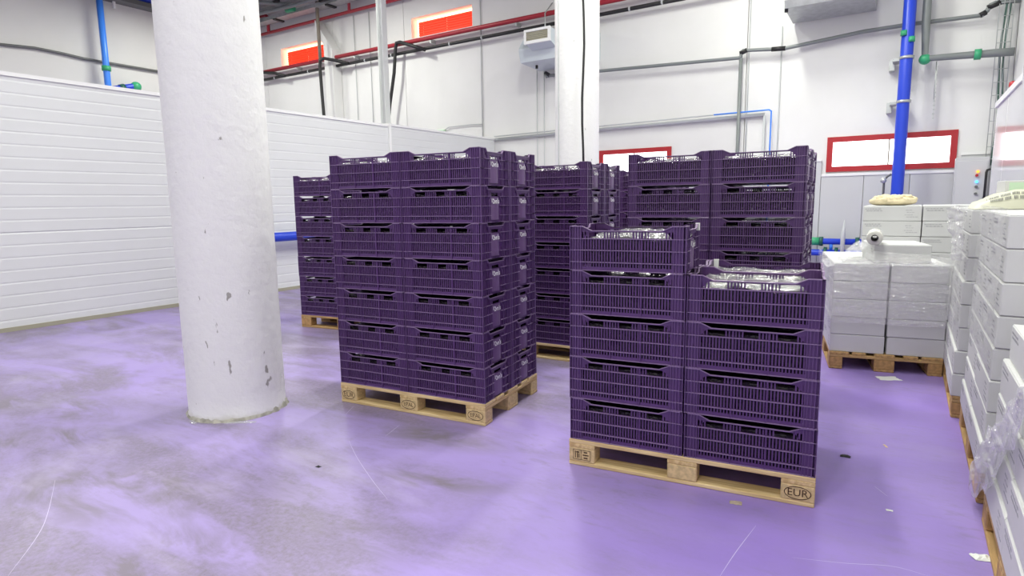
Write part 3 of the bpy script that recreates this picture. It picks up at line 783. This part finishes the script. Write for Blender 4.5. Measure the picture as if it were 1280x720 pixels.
for k in range(46):
    a, d = r.uniform(0, 2*PI), r.uniform(.0, .95)**.5
    q = MB(); rr = r.uniform(.03, .045); vs = []; fs = []
    for j in range(5):
        for i in range(8): t = j/4*PI; b2 = 2*PI*i/8; vs.append((rr*math.sin(t)*math.cos(b2), rr*math.sin(t)*math.sin(b2), -.55*rr*math.cos(t)))
    for j in range(4):
        for i in range(8): fs.append((j*8+i, j*8+(i+1) % 8, (j+1)*8+(i+1) % 8, (j+1)*8+i))
    q.add(vs, fs, True); q.build('foam_pad', M['cream'], e, (.225*d*math.cos(a), .172*d*math.sin(a), .034+.040*math.sqrt(max(0, 1-d**6))), (r.uniform(-.5, .5), r.uniform(-.5, .5), 0))
# printed plastic bag slumped on the farthest right stack
p = MB(); vs = []; fs = []; nu, nv = 30, 20
for j in range(nv+1):
    for i in range(nu+1):
        u, v = i/nu, j/nv; ed = min(u, 1-u, v, 1-v)
        h = .02+.095*min(1, ed*7)**.6*min(1, .25+2.3*u)+.010*noise.noise(Vector((u*7, v*7, 1)))
        vs.append((.33+u*.62, 4.72+v*.5, dz+h*(1 if ed > 0 else .02)))
for j in range(nv):
    for i in range(nu): a = j*(nu+1)+i; fs.append((a, a+1, a+nu+2, a+nu+1))
p.add(vs, fs, True)
n0 = len(vs); p.add([(x, y, dz-.0005) for (x, y, z) in (vs[0], vs[nu], vs[-1], vs[-1-nu])], [(3, 2, 1, 0)])
e = empty('printed_bag', (0, 0, 0)); tag(e, 'pale yellow printed plastic bag slumped on the farthest right-hand cartons', 'bag')
p.build('bag', M['paleyellow'], e)
def bag_z(u, v):
    ed = min(u, 1-u, v, 1-v); return dz+.02+.095*min(1, ed*7)**.6*min(1, .25+2.3*u)+.010*noise.noise(Vector((u*7, v*7, 1)))
r = random.Random(9)
for ln in range(2):
    p = MB()
    u = .10+.03*ln
    while u < (.6 if ln == 0 else .5):
        v = .085-.05*ln; l = r.uniform(.005, .010)
        if r.random() < .85:
            P4 = [(u, v), (u+l, v), (u+l, v+.034), (u, v+.034)]
            p.add([(.33+a*.62, 4.72+c*.5, bag_z(a, c)+.003) for a, c in P4], [(0, 1, 2, 3)])
        u += l+.004
    p.build('printed_text', M['dprint'], e)
# small labelled box on the bag
e = empty('small_box', (.55, 5.03, dz+.098), R_(8)); tag(e, 'small white box with pale green label lying on the printed bag', 'box')
p = MB(); p.bbox(-.07, .16, -.09, .09, 0, .075, .003); p.build('body', M['carton'], e)
p = MB(); p.box(-.05, .12, -.0912, -.09, .012, .064); p.build('label', M['palegreen'], e)
# film over the right-hand row
film_sheet('stretch_film', (.285, 5.85, .55), (0, -1.13, 0), (.015, 0, .80), 46, 90, .014, 2.2, M['film'], 'clear stretch film on the side of the farthest right-hand stack')
film_sheet('stretch_film', (.345, 4.60, .62), (0, -1.20, 0), (.015, 0, .74), 50, 90, .016, 6.2, M['film'], 'wrinkled clear stretch film on the side of the middle right-hand stack')
film_sheet('loose_film', (.32, 4.66, 1.02), (-.05, .02, .34), (-.06, .22, -.02), 40, 30, .03, 9.2, M['film_dense'], 'loose tongue of clear film hanging off the farthest right-hand stack')
# bunched film hanging at the gap of the nearest stack
def bunch(name, pts, rad, seed, label):
    p = MB(); pts = [Vector(q) for q in pts]; n = 18; vs = []; fs = []; m = len(pts)
    for i, q in enumerate(pts):
        t = (pts[min(i+1, m-1)]-pts[max(i-1, 0)]).normalized(); u = t.cross(Vector((1, 0, 0))).normalized(); v = t.cross(u)
        for k in range(n):
            a = 2*PI*k/n; r_ = rad[i]*(1+.55*noise.noise(Vector((math.cos(a)*2+seed, math.sin(a)*2, i*.9)))+.25*noise.noise(Vector((k*1.3, i*1.7, seed))))
            vs.append(q+(u*math.cos(a)+v*math.sin(a)*.35)*r_)
    for i in range(m-1):
        for k in range(n): fs.append((i*n+k, i*n+(k+1) % n, (i+1)*n+(k+1) % n, (i+1)*n+k))
    p.add(vs, fs, False); f = p.build(name, M['film_dense']); tag(f, label, 'plastic film'); return f
bunch('bunched_film', [(.33, 2.30+k*.062-.0*k, .83-k*.042+.012*math.sin(k*2)) for k in range(19)],
      [.03, .04, .045, .05, .055, .06, .06, .065, .07, .075, .08, .085, .085, .085, .08, .075, .07, .055, .04], 3.3,
      'bunched clear film sagging in the gap before the nearest right-hand stack')

# ------------------------------------------------------------------ pipes and services
def pipe(name, pts, r, m, label, cat='pipe', n=12, parts=()):
    e = empty(name, pts[0]); o = Vector(pts[0]); tag(e, label, cat)
    p = MB(); p.tube([Vector(q)-o for q in pts], r, n); p.build('pipe_run', m, e)
    for nm, q, m2 in parts:
        g = MB(); q(g); g.build(nm, m2, e, -o)
    return e
def sleeve(a, c, r): return lambda g: g.tube([a, c], r, 14)
def ball(c, r):
    def f(g):
        vs = []; fs = []
        for j in range(9):
            for i in range(14): t = j/8*PI; q = 2*PI*i/14; vs.append((c[0]+r*math.sin(t)*math.cos(q), c[1]+r*math.sin(t)*math.sin(q), c[2]-r*math.cos(t)))
        for j in range(8):
            for i in range(14): fs.append((j*14+i, j*14+(i+1) % 14, (j+1)*14+(i+1) % 14, (j+1)*14+i))
        g.add(vs, fs, True)
    return f
def boxf(*a): return lambda g: g.box(*a)
YW = YB
# tall blue riser with brackets
def clamp(z, x=-.2):
    return [('bracket', boxf(x-.25, x-.17, YW-.2, YW-.002, z-.13, z+.04), M['steel']), ('clamp', sleeve((x, 12.3, z-.022), (x, 12.3, z+.022), .108), M['steel']),
            ('clamp_arm', boxf(x-.2, x+.03, 12.38, YW-.1, z-.02, z+.02), M['steel'])]
pipe('water_riser', [(-.20, 12.3, 0), (-.20, 12.3, 1.4), (-.205, 12.3, 3), (-.21, 12.3, ZC-.02)], .092, M['blue'], 'thick blue vertical water pipe by the right window', n=20,
     parts=clamp(3.68)+clamp(2.98)+[('coupling', sleeve((-.262, 12.235, 4.02), (-.262, 12.235, 4.10), .05), M['green']), ('coupling', sleeve((-.15, 12.235, 3.91), (-.15, 12.235, 3.99), .05), M['green'])])
pipe('water_pipe', [(-3.0, 12.5, .627), (-.2, 12.5, .627)], .055, M['blue'], 'upper blue horizontal pipe low on the back wall', parts=[('coupling', sleeve((-1.55, 12.5, .627), (-1.36, 12.5, .627), .075), M['green']),
     ('flange', sleeve((-1.36, 12.5, .627), (-1.30, 12.5, .627), .085), M['dgreen']), ('flange', sleeve((-.78, 12.5, .627), (-.72, 12.5, .627), .085), M['dgreen'])])
pipe('water_pipe', [(-3.0, 12.5, .42), (-.2, 12.5, .42)], .06, M['blue'], 'lower blue horizontal pipe low on the back wall', parts=[('flange', sleeve((-1.28, 12.5, .42), (-1.23, 12.5, .42), .105), M['dgreen']),
     ('flange', sleeve((-1.10, 12.5, .42), (-1.05, 12.5, .42), .105), M['dgreen']), ('valve_stem', sleeve((-1.165, 12.5, .48), (-1.165, 12.5, .6), .03), M['lblue'])])
pipe('cable_lance', [(-.97, 12.35, 0), (-.97, 12.35, .75), (-.96, 12.35, 1.02)], [.02, .04, .004], M['lgrey_pipe'], 'thin grey tapering stand-pipe in front of the blue pipes')
pipe('tap_fitting', [(-.40, 12.35, 0), (-.40, 12.35, 1.62), (-.40, 12.34, 1.70), (-.36, 12.34, 1.76), (-.3, 12.34, 1.80)], .018, M['dgrey_pipe'], 'small metal tap beside the blue riser', parts=[('gauge', ball((-.41, 12.33, 1.70), .05), M['steel'])])
# grey drain with green elbow
pipe('drain_pipe', [(-.0, 12.45, ZC-.02), (.03, 12.45, 4.2), (.05, 12.45, 3.66), (.98, 12.45, 3.62), (1.2, 12.45, 3.61)], .062, M['grey_pipe'], 'grey drop pipe with green elbow near the right corner',
     parts=[('elbow', ball((.05, 12.45, 3.65), .088), M['green']), ('coupling', sleeve((.70, 12.45, 3.632), (.79, 12.45, 3.628), .082), M['green'])])
b = MB()
for k in range(26):
    z = 3.55-k*.034; b.cbox((.225+.002*math.sin(k), 12.5, z), (.026 if k % 2 else .012, .012 if k % 2 else .026, .03))
b.tube([(.215, 12.5, 3.6), (.215, 12.5, 3.0)], .008, 6)
tag(b.build('hanging_chain', M['steel']), 'steel chain hanging below the grey drop pipe', 'chain')
# long condensate drain
dr = [(-7.23, 4.33), (-7.2, 4.27), (-7.10, 4.285), (-5.88, 4.23), (-2.95, 4.11), (-2.91, 4.13), (-2.91, 4.2), (-2.87, 4.235), (-2.28, 4.18), (-2.12, 4.17), (-1.61, 4.21), (-.86, 4.27), (-.17, 4.28), (.77, 4.26), (.83, 4.32), (.87, 4.40), (.93, 4.42), (1.24, 4.40)]
pipe('condensate_drain', [(x, 12.65, z) for x, z in dr], .035, M['grey_pipe'], 'long grey condensate pipe running across the upper back wall',
     parts=[('coupling', sleeve((-2.36, 12.65, 4.185), (-2.12, 12.65, 4.17), .042), M['black']), ('elbow', sleeve((-2.93, 12.65, 4.19), (-2.80, 12.65, 4.235), .042), M['black']),
            ('elbow', sleeve((.74, 12.65, 4.26), (.82, 12.65, 4.30), .042), M['black']), ('elbow', sleeve((.83, 12.65, 4.36), (.99, 12.65, 4.42), .042), M['black']), ('elbow', sleeve((-7.24, 12.65, 4.36), (-7.12, 12.65, 4.28), .045), M['black'])])
pipe('down_pipe', [(-2.91, 12.66, 4.10), (-2.92, 12.66, 0)], .035, M['grey_pipe'], 'grey vertical down pipe above the right crate stack')
pipe('wall_trunking', [(-8.72, 12.74, 2.97), (-5.9, 12.74, 3.0), (-2.45, 12.74, 3.02)], .036, M['lgrey_pipe'], 'light grey conduit running level along the back wall')
pipe('trunking_drop', [(-2.45, 12.72, 3.0), (-2.45, 12.72, 0)], .022, M['lgrey_pipe'], 'light grey conduit drop beside the thin blue pipe')
pipe('thin_grey_pipe', [(-8.7, 12.66, 3.03), (-3.4, 12.66, 3.085)], .014, M['lgrey_pipe'], 'thin pale pipe just above the level conduit', n=8)
pipe('thin_blue_pipe', [(-3.39, 12.66, 3.085), (-2.36, 12.66, 3.09), (-2.32, 12.66, 3.06), (-2.32, 12.66, 0)], .015, M['lblue'], 'thin light blue pipe turning down the back wall', n=8)
for x, zt, zb, nm in ((-9.13, ZC, 2.98, 'left of the far air cooler'), (-7.53, 4.6, 0, 'under the far air cooler, left one'), (-7.34, 4.6, 0, 'under the far air cooler, right one'),
                      (-2.79, ZC, 0, 'above the right crate stack'), (-2.21, 4.6, 0, 'under the near air cooler'), (-13.53, 6.7, 2, 'right of the wall post, left one'), (-12.93, 6.7, 2, 'right of the wall post, right one')):
    pipe('wall_conduit', [(x, 12.77, zt), (x, 12.77, zb)], .011, M['lgrey_pipe'], 'thin vertical conduit on the back wall '+nm, n=6)
pipe('wall_cable', [(-10.42, 12.76, 3.28), (-10.2, 12.76, 3.38), (-9.5, 12.76, 3.39), (-9.14, 12.76, 3.37)], .012, M['lgrey_pipe'], 'thin cable looping to the small exit lamp', n=6)
b = MB(); b.bbox(-10.62, -10.32, 12.72, YB-.001, 3.2, 3.33, .01); tag(b.build('exit_lamp', M['palegreen']), 'small pale green lamp box above the partition', 'lamp box')
# red and black runs
pipe('fire_pipe', [(XL+.01, 12.6, 5.63), (-7, 12.6, 5.625), (1.2, 12.6, 5.62)], .055, M['red'], 'dark red sprinkler pipe running below the high windows',
     parts=[('hanger', boxf(x-.02, x+.02, 12.6, YB, 5.5, 5.6), M['steel']) for x in (-15.9, -13.4, -10.6, -8.0, -6.9, -4.6)])
hz = []
pipe('black_pipe', [(XL+.01, 12.62, 5.40), (-12, 12.62, 5.392), (-7.7, 12.62, 5.39), (1.2, 12.62, 5.385)], .042, M['black'], 'black insulated pipe running under the red pipe',
     parts=[('cable_tie', sleeve((x, 12.62, 5.392), (x+.04, 12.62, 5.392), .046), M['lgrey_pipe']) for x in (-17, -15.4, -13.0, -12.0, -10.0, -9.0, -5.2, -4.5, -4.0)])
pipe('black_hose', [(-13.54, 12.5, 5.36), (-13.95, 12.4, 5.48), (-14.25, 12.25, 5.55), (-14.36, 12.22, 5.5), (-14.40, 12.22, 5.35), (-14.37, 12.22, 4.6), (-14.32, 12.22, 3.5), (-14.28, 12.22, 2)], .045, M['black'], 'black hose dropping behind the brown pole')
pipe('black_hose', [(-10.7, 12.5, 5.33), (-11.18, 12.5, 5.51), (-11.55, 12.5, 5.64), (-11.68, 12.5, 5.64), (-11.73, 12.5, 5.45), (-11.80, 12.5, 4.9), (-12.0, 12.5, 4.1), (-12.15, 12.5, 3.3), (-12.2, 12.5, 2)], .045, M['black'], 'black hose dropping beside the pale steel post')
pipe('black_hose', [(-16.34, 12.5, 5.36), (-16.83, 12.5, 5.5), (-17.5, 12.5, 5.6), (-18.2, 12.5, 5.62)], .045, M['black'], 'black hose branch farthest left, beside the near pillar')
pipe('fire_pipe', [(XL+.01, 12.62, 6.77), (-12.6, 12.62, 6.77), (1.2, 12.62, 6.76)], .045, M['red'], 'upper red pipe under the ceiling tray',
     parts=[('branch', lambda g: g.tube([(-17.05, 12.55, 6.77), (-17.05, 12.55, 7.2), (-17.15, 12.55, 7.28), (-18.6, 12.4, 7.3)], .05, 10), M['red']), ('branch', sleeve((-13.45, 12.55, 6.77), (-13.45, 12.55, ZC-.02), .04), M['red'])])
# ceiling cable tray and pipes
e = empty('cable_tray', (0, 12.3, 6.93)); tag(e, 'grey cable tray hung below the ceiling along the back wall', 'cable tray')
p = MB(); p.box(XL+.02, 1.2, -.15, .15, 0, .012); p.build('tray_base', M['steel'], e)
for s in (-1, 1):
    p = MB(); p.box(XL+.02, 1.2, s*.15-.006, s*.15+.006, 0, .10); p.build('tray_side', M['steel'], e)
for x in (-16.2, -13.9, -11.0, -8.0):
    p = MB(); p.box(x-.05, x+.05, -.17, .17, -.04, .0-.001); p.box(x-.05, x+.05, .155, .17, 0, .2); p.build('clamp', M['black'], e)
pipe('ceiling_pipe', [(-18.9, 11.6, 7.02), (-16.4, 11.8, 7.02), (-14.9, 11.9, 7.02), (-10, 11.9, 7.05)], .055, M['grey_pipe'], 'grey pipe under the ceiling behind the near pillar',
     parts=[('coupling', sleeve((-15.5, 12.06, 7.02), (-15.2, 12.08, 7.02), .08), M['green']), ('coupling', sleeve((-17.0, 11.9, 7.02), (-16.8, 11.93, 7.02), .08), M['green'])])
pipe('ceiling_pipe', [(-18.2, 9.3, 7.25), (-16.5, 11.0, 7.2), (-15.2, 12.0, 7.1)], .06, M['grey_pipe'], 'grey diagonal pipe under the ceiling beside the near pillar')
for x, y, l, lab in ((-15.4, 11.7, .42, 'black drop bracket under the ceiling, left of the brown pole'), (-13.6, 12.0, .6, 'black drop bracket under the ceiling, right of the brown pole')):
    b = MB(); b.box(x-.05, x+.05, y-.04, y+.04, ZC-l, ZC-.002); b.box(x-.4, x+.05, y-.04, y+.04, ZC-l-.05, ZC-l+.02); tag(b.build('ceiling_bracket', M['black']), lab, 'bracket')
# posts
b = MB(); b.tube([(-14.42, 12.25, ZC-.01), (-14.40, 12.25, 5.42)], .05, 10); tag(b.build('steel_pole', mat('brown_pole', (.22, .19, .15), .5)), 'thin brownish drop pole beside the left red window', 'pole')
b = MB()
b.box(-.08, -.07, -.08, .08, 0, ZC-.01); b.box(.07, .08, -.08, .08, 0, ZC-.01); b.box(-.07, .07, -.008, .008, 0, ZC-.01)
tag(b.build('steel_post', M['lgrey_post'] if 'lgrey_post' in M else mat('pale_post', (.78, .80, .79), .45), None, (-10.35, 10.62, 0)), 'pale steel post rising behind the partition', 'post')
e = empty('wall_post', (-14.28, 12.62, 0)); tag(e, 'white wall post with slanted haunch between the red windows', 'post')
p = MB(); p.bbox(-.2, .14, -.16, .17, 0, 5.85, .005); p.build('post', M['wall'], e)
p = MB(); p.prism([(-.2, 5.85), (.14, 5.85), (-.52, 6.72), (-.52, 6.4), (-.2, 6.0)], 'y', -.16, .17); p.build('haunch', M['wall'], e)
# left wall: blue riser, cable
pipe('water_riser', [(-18.6, 8.48, ZC-.02), (-18.6, 8.48, 5.2), (-18.6, 8.49, 0)], .08, M['lblue'], 'light blue vertical pipe beyond the left partition', n=16,
     parts=[('coupling', sleeve((-18.6, 8.48, 5.12), (-18.6, 8.48, 5.25), .11), M['green']), ('tee', sleeve((-18.6, 8.49, 4.55), (-18.6, 8.49, 4.68), .105), M['green']),
            ('branch', lambda g: g.tube([(-18.6, 8.49, 4.62), (-18.6, 9.18, 4.82), (-18.6, 9.24, 4.80), (-18.6, 9.24, 3.0)], .09, 12), M['blue']),
            ('coupling', sleeve((-18.6, 8.78, 4.70), (-18.6, 8.90, 4.74), .11), M['dgreen']), ('elbow', ball((-18.6, 9.21, 4.81), .14), M['green'])])
pipe('wall_cable', [(-18.93, 0, 5.4), (-18.93, 6.2, 5.42), (-18.93, 7.0, 5.48), (-18.93, 7.6, 5.46), (-18.93, 8.1, 5.42), (-18.93, 9.2, 5.41), (-18.93, 12.7, 5.40)], .035, M['dgrey_pipe'], 'dark cable running along the far left wall', n=8)
b = MB(); b.box(XL+.001, XL+.4, YF, YB-.8, 7.08, 7.2); tag(b.build('cable_tray', M['dgrey_pipe']), 'dark tray high along the far left wall', 'cable tray')
pipe('water_main', [(-18.72, 0, 7.32), (-18.72, 8.3, 7.32), (-18.72, 12.0, 7.32)], .10, M['blue'], 'blue main pipe lying high on the left wall tray')
b = MB(); b.box(XL+.12, XL+.18, 8.93, 8.99, 6.9, 7.08); tag(b.build('tray_bracket', M['trim']), 'pale bracket below the left wall tray', 'bracket')
pipe('water_pipe', [(-8.735, 5.32, .915), (-8.62, 5.33, .915), (-8.56, 5.40, .915), (-8.56, 8.86, .915), (-8.62, 8.94, .915), (-8.735, 8.95, .915)], .075, M['blue'], 'blue pipe running along the foot of the partition behind the crates',
     parts=[('support', boxf(-8.735, -8.52, y-.02, y+.02, .80, .84), M['steel']) for y in (5.8, 7.4, 8.8)])
# vertical wire-mesh tray in the right corner
e = empty('mesh_tray', (1.08, 12.62, 0)); tag(e, 'vertical wire mesh tray with green cables in the right corner', 'cable tray')
for x in (-.10, -.04, .02, .08):
    p = MB(); p.tube([(x, 0, 1.9), (x, 0, ZC-.05)], .006, 6); p.build('wire', M['steel'], e)
for k in range(26):
    p = MB(); p.tube([(-.10, 0, 2.0+k*.2), (.08, 0, 2.0+k*.2)], .006, 6); p.build('rung', M['steel'], e)
for x in (-.02, .03):
    p = MB(); p.tube([(x+.02*math.sin(z*3), .03, z) for z in [1.9+.25*k for k in range(22)]], .016, 6); p.build('cable', mat('green_cable', (.08, .16, .13), .5), e)
# alarm beacon on the cold room corner
e = empty('alarm_beacon', (1.02, 10.4, 2.68)); tag(e, 'small red and white alarm beacon above the cold-room panel', 'beacon')
p = MB(); p.lathe([(.05, -.02), (.055, .0), (.055, .10), (.04, .12)], 16); p.build('base', M['trim'], e)
p = MB(); p.lathe([(.04, .121), (.045, .15), (.04, .19), (.02, .2)], 16); p.build('lens', M['redframe'], e)
p = MB(); p.box(-.02, .23, -.02, .02, -.02, .0); p.build('arm', M['steel'], e)
# control cabinet
e = empty('control_cabinet', (.78, 12.55, 0)); tag(e, 'grey control cabinet with lit indicators at the back right corner', 'cabinet')
p = MB(); p.bbox(-.2, .24, -.12, .12, 0, 2.03, .006); p.build('body', M['grey_panel'], e)
p = MB(); p.bbox(-.18, .22, -.135, -.121, .05, 1.98, .004); p.build('door', M['grey_panel'], e)
for x, z, m2, nm in ((.10, 1.80, M['ledo'], 'indicator'), (.09, 1.74, M['redframe'], 'indicator'), (.095, 1.64, M['ledb'], 'indicator'), (.095, 1.56, M['dgrey_pipe'], 'switch'), (.095, 1.45, M['dgrey_pipe'], 'switch')):
    p = MB(); p.tube([(x, -.136, z), (x, -.165, z)], .022, 10); p.build(nm, m2, e)
p = MB(); p.tube([(.20, -.15, 1.38), (.205, -.19, 1.40), (.205, -.19, 1.78), (.215, -.19, 1.82), (.25, -.15, 1.83)], .018, 8); p.build('handle', M['black'], e)

# ------------------------------------------------------------------ air coolers
e = empty('air_cooler', (-6.72, 12.25, 4.6)); tag(e, 'pale blue air cooler with square outlet beside the farther pillar', 'air cooler')
p = MB(); p.prism([(-.45, .10), (-.38, -.14), (.50, -.17), (.54, -.10), (.54, .45), (-.20, .45), (-.45, .14)], 'x', -.70, .80); p.build('hull', M['evap'], e)
p = MB(); p.prism([(-.70, .16), (-.451, .06), (-.30, .16), (-.30, .41), (-.70, .41)], 'x', -.36, .23); p.build('outlet_duct', M['evap'], e)
p = MB()
for a in ((-.38, .25, .13, .19), (-.38, .25, .37, .42)): p.box(a[0], a[1], -.75, -.701, a[2], a[3])
for a in ((-.38, -.33), (.20, .25)): p.box(a[0], a[1], -.75, -.701, .19, .37)
p.build('outlet_frame', M['trim'], e)
for k in range(5):
    p = MB(); p.box(-.33, .20, -.735, -.715, .192+k*.036, .22+k*.036); p.build('grille_slat', M['grille'], e)
for s in (-.4, .5):
    p = MB(); p.tube([(s, .2, .45), (s, .2, 1.0), (s, .54, 1.3)], .014, 6); p.build('hanger', M['steel'], e)
p = MB(); p.tube([(-.45, -.1, -.17), (-.45, -.1, -.24)], .03, 8); p.build('drain_stub', M['black'], e)
e = empty('air_cooler', (-1.36, 12.25, 4.62)); tag(e, 'large grey air cooler at the top edge right of centre', 'air cooler')
p = MB(); p.prism([(-.46, .02), (.45, -.02), (.50, .10), (-.50, .14)], 'x', -.66, .66); p.build('drip_tray', M['steel'], e)
p = MB(); p.bbox(-.5, .66, -.44, .45, .142, .75, .01); p.build('body', M['evap'], e)
for x in (-.24, .36):
    p = MB()
    for rr in (.08, .14, .20, .25): p.tube([(x+rr*math.cos(k*PI/12), -.47, .45+rr*math.sin(k*PI/12)) for k in range(25)], .006, 5)
    p.build('fan_guard', M['black'], e)
p = MB(); p.tube([(-.64, -.4, .10), (-.64, -.4, -.03)], .03, 8); p.build('drain_stub', M['black'], e)
for x in (-.45, .6):
    p = MB(); p.box(x-.02, x+.02, -.36, -.32, .75, ZC-4.62-.002); p.build('hanger', M['steel'], e)

# ------------------------------------------------------------------ litter and scratches on the floor
def scrap(name, x, y, sx_, sy_, h, m, label, cat, seed, rz=0):
    p = MB(); n = 6; vs = []; fs = []
    for j in range(n+1):
        for i in range(n+1):
            u, v = i/n-.5, j/n-.5; q = Vector((u*3+seed, v*3, seed)); k = 1-.35*abs(noise.noise(q*1.7))
            vs.append((u*sx_*k, v*sy_*k, .001+h*(.5+.5*noise.noise(q*1.5))*(1-2*max(abs(u), abs(v)))**.5+abs(noise.noise(q*3))*h*.2))
    for j in range(n):
        for i in range(n): a = j*(n+1)+i; fs.append((a, a+1, a+n+2, a+n+1))
    p.add(vs, fs, False); o = p.build(name, m, None, (x, y, 0), (0, 0, rz)); tag(o, label, cat); return o
scrap('paper_scrap', -.06, 5.50, .17, .12, .004, M['paper'], 'flat white paper sheet lying before the aged end-on pallet', 'paper', 1.0, .5)
scrap('paper_scrap', .325, 2.865, .075, .055, .02, M['paper'], 'crumpled white paper scrap beside the nearest right pallet', 'paper', 2.0, .4)
scrap('dry_leaf', -.60, 2.82, .06, .04, .012, M['leaf'], 'small dry leaf on the floor before the front pallet', 'leaf', 3.0, .2)
scrap('rubber_lump', -.21, 3.67, .055, .03, .02, M['black'], 'small black lump on the floor right of the front stack', 'debris', 4.0, .1)
scrap('rubber_lump', -2.62, 2.06, .03, .02, .01, M['black'], 'tiny black crumb on the floor left of centre', 'debris', 5.0, .1)
scrap('paper_scrap', .01, 3.11, .03, .018, .006, M['paper'], 'tiny white scrap on the floor near the right pallets', 'paper', 6.0, .1)
scrap('wood_splinter', -.03, 3.95, .012, .05, .006, M['wood'], 'small wood splinter lying right of the front crates', 'debris', 7.0, .4)
scrap('film_scrap', -3.62, 2.25, .22, .04, .015, M['film_dense'], 'scrap of clear film stuck at the near pillar base, right side', 'plastic film', 8.0, .62)
scrap('film_scrap', -3.90, 2.09, .10, .03, .015, M['film_dense'], 'scrap of clear film stuck at the near pillar base, left side', 'plastic film', 9.0, -.2)
M['scratch'] = mat('pale_scratch', srgb(206, 196, 226), .6)
def scratch(pts, w_):
    p = MB(); n = 14; P = [Vector(q) for q in pts]; cur = []
    for i in range(n+1):
        t = i/n*(len(P)-1); k = min(int(t), len(P)-2); f = t-k
        p0, p1, p2, p3 = P[max(k-1, 0)], P[k], P[k+1], P[min(k+2, len(P)-1)]
        cur.append(.5*((2*p1)+(p2-p0)*f+(2*p0-5*p1+4*p2-p3)*f*f+(3*p1-p0-3*p2+p3)*f**3))
    vs = []; fs = []
    for i, q in enumerate(cur):
        d = (cur[min(i+1, n)]-cur[max(i-1, 0)]).normalized(); nn = Vector((-d.y, d.x)); k = w_*(.3+.7*math.sin(PI*i/n))
        vs += [(q.x+nn.x*k, q.y+nn.y*k, .0006), (q.x-nn.x*k, q.y-nn.y*k, .0006)]
    for i in range(n): fs.append((2*i, 2*i+2, 2*i+3, 2*i+1))
    p.add(vs, fs); p.build('scratch', M['scratch'], floor)
SCR = [[(-3.691, 1.226), (-3.321, 1.06), (-3.11, .944), (-2.861, .76)], [(-2.771, 2.413), (-2.553, 2.27), (-2.251, 2.1), (-2.026, 1.986)],
       [(-.476, 2.66), (-.502, 2.406), (-.515, 2.209)], [(-.305, 2.481), (-.127, 2.546), (.031, 2.619), (.146, 2.618)], [(-3.218, 2.86), (-3.139, 2.72)],
       [(-2.62, 2.57), (-2.68, 2.76)], [(-.06, 3.35), (.0, 3.26)]]
for q in SCR: scratch(q, .0013)
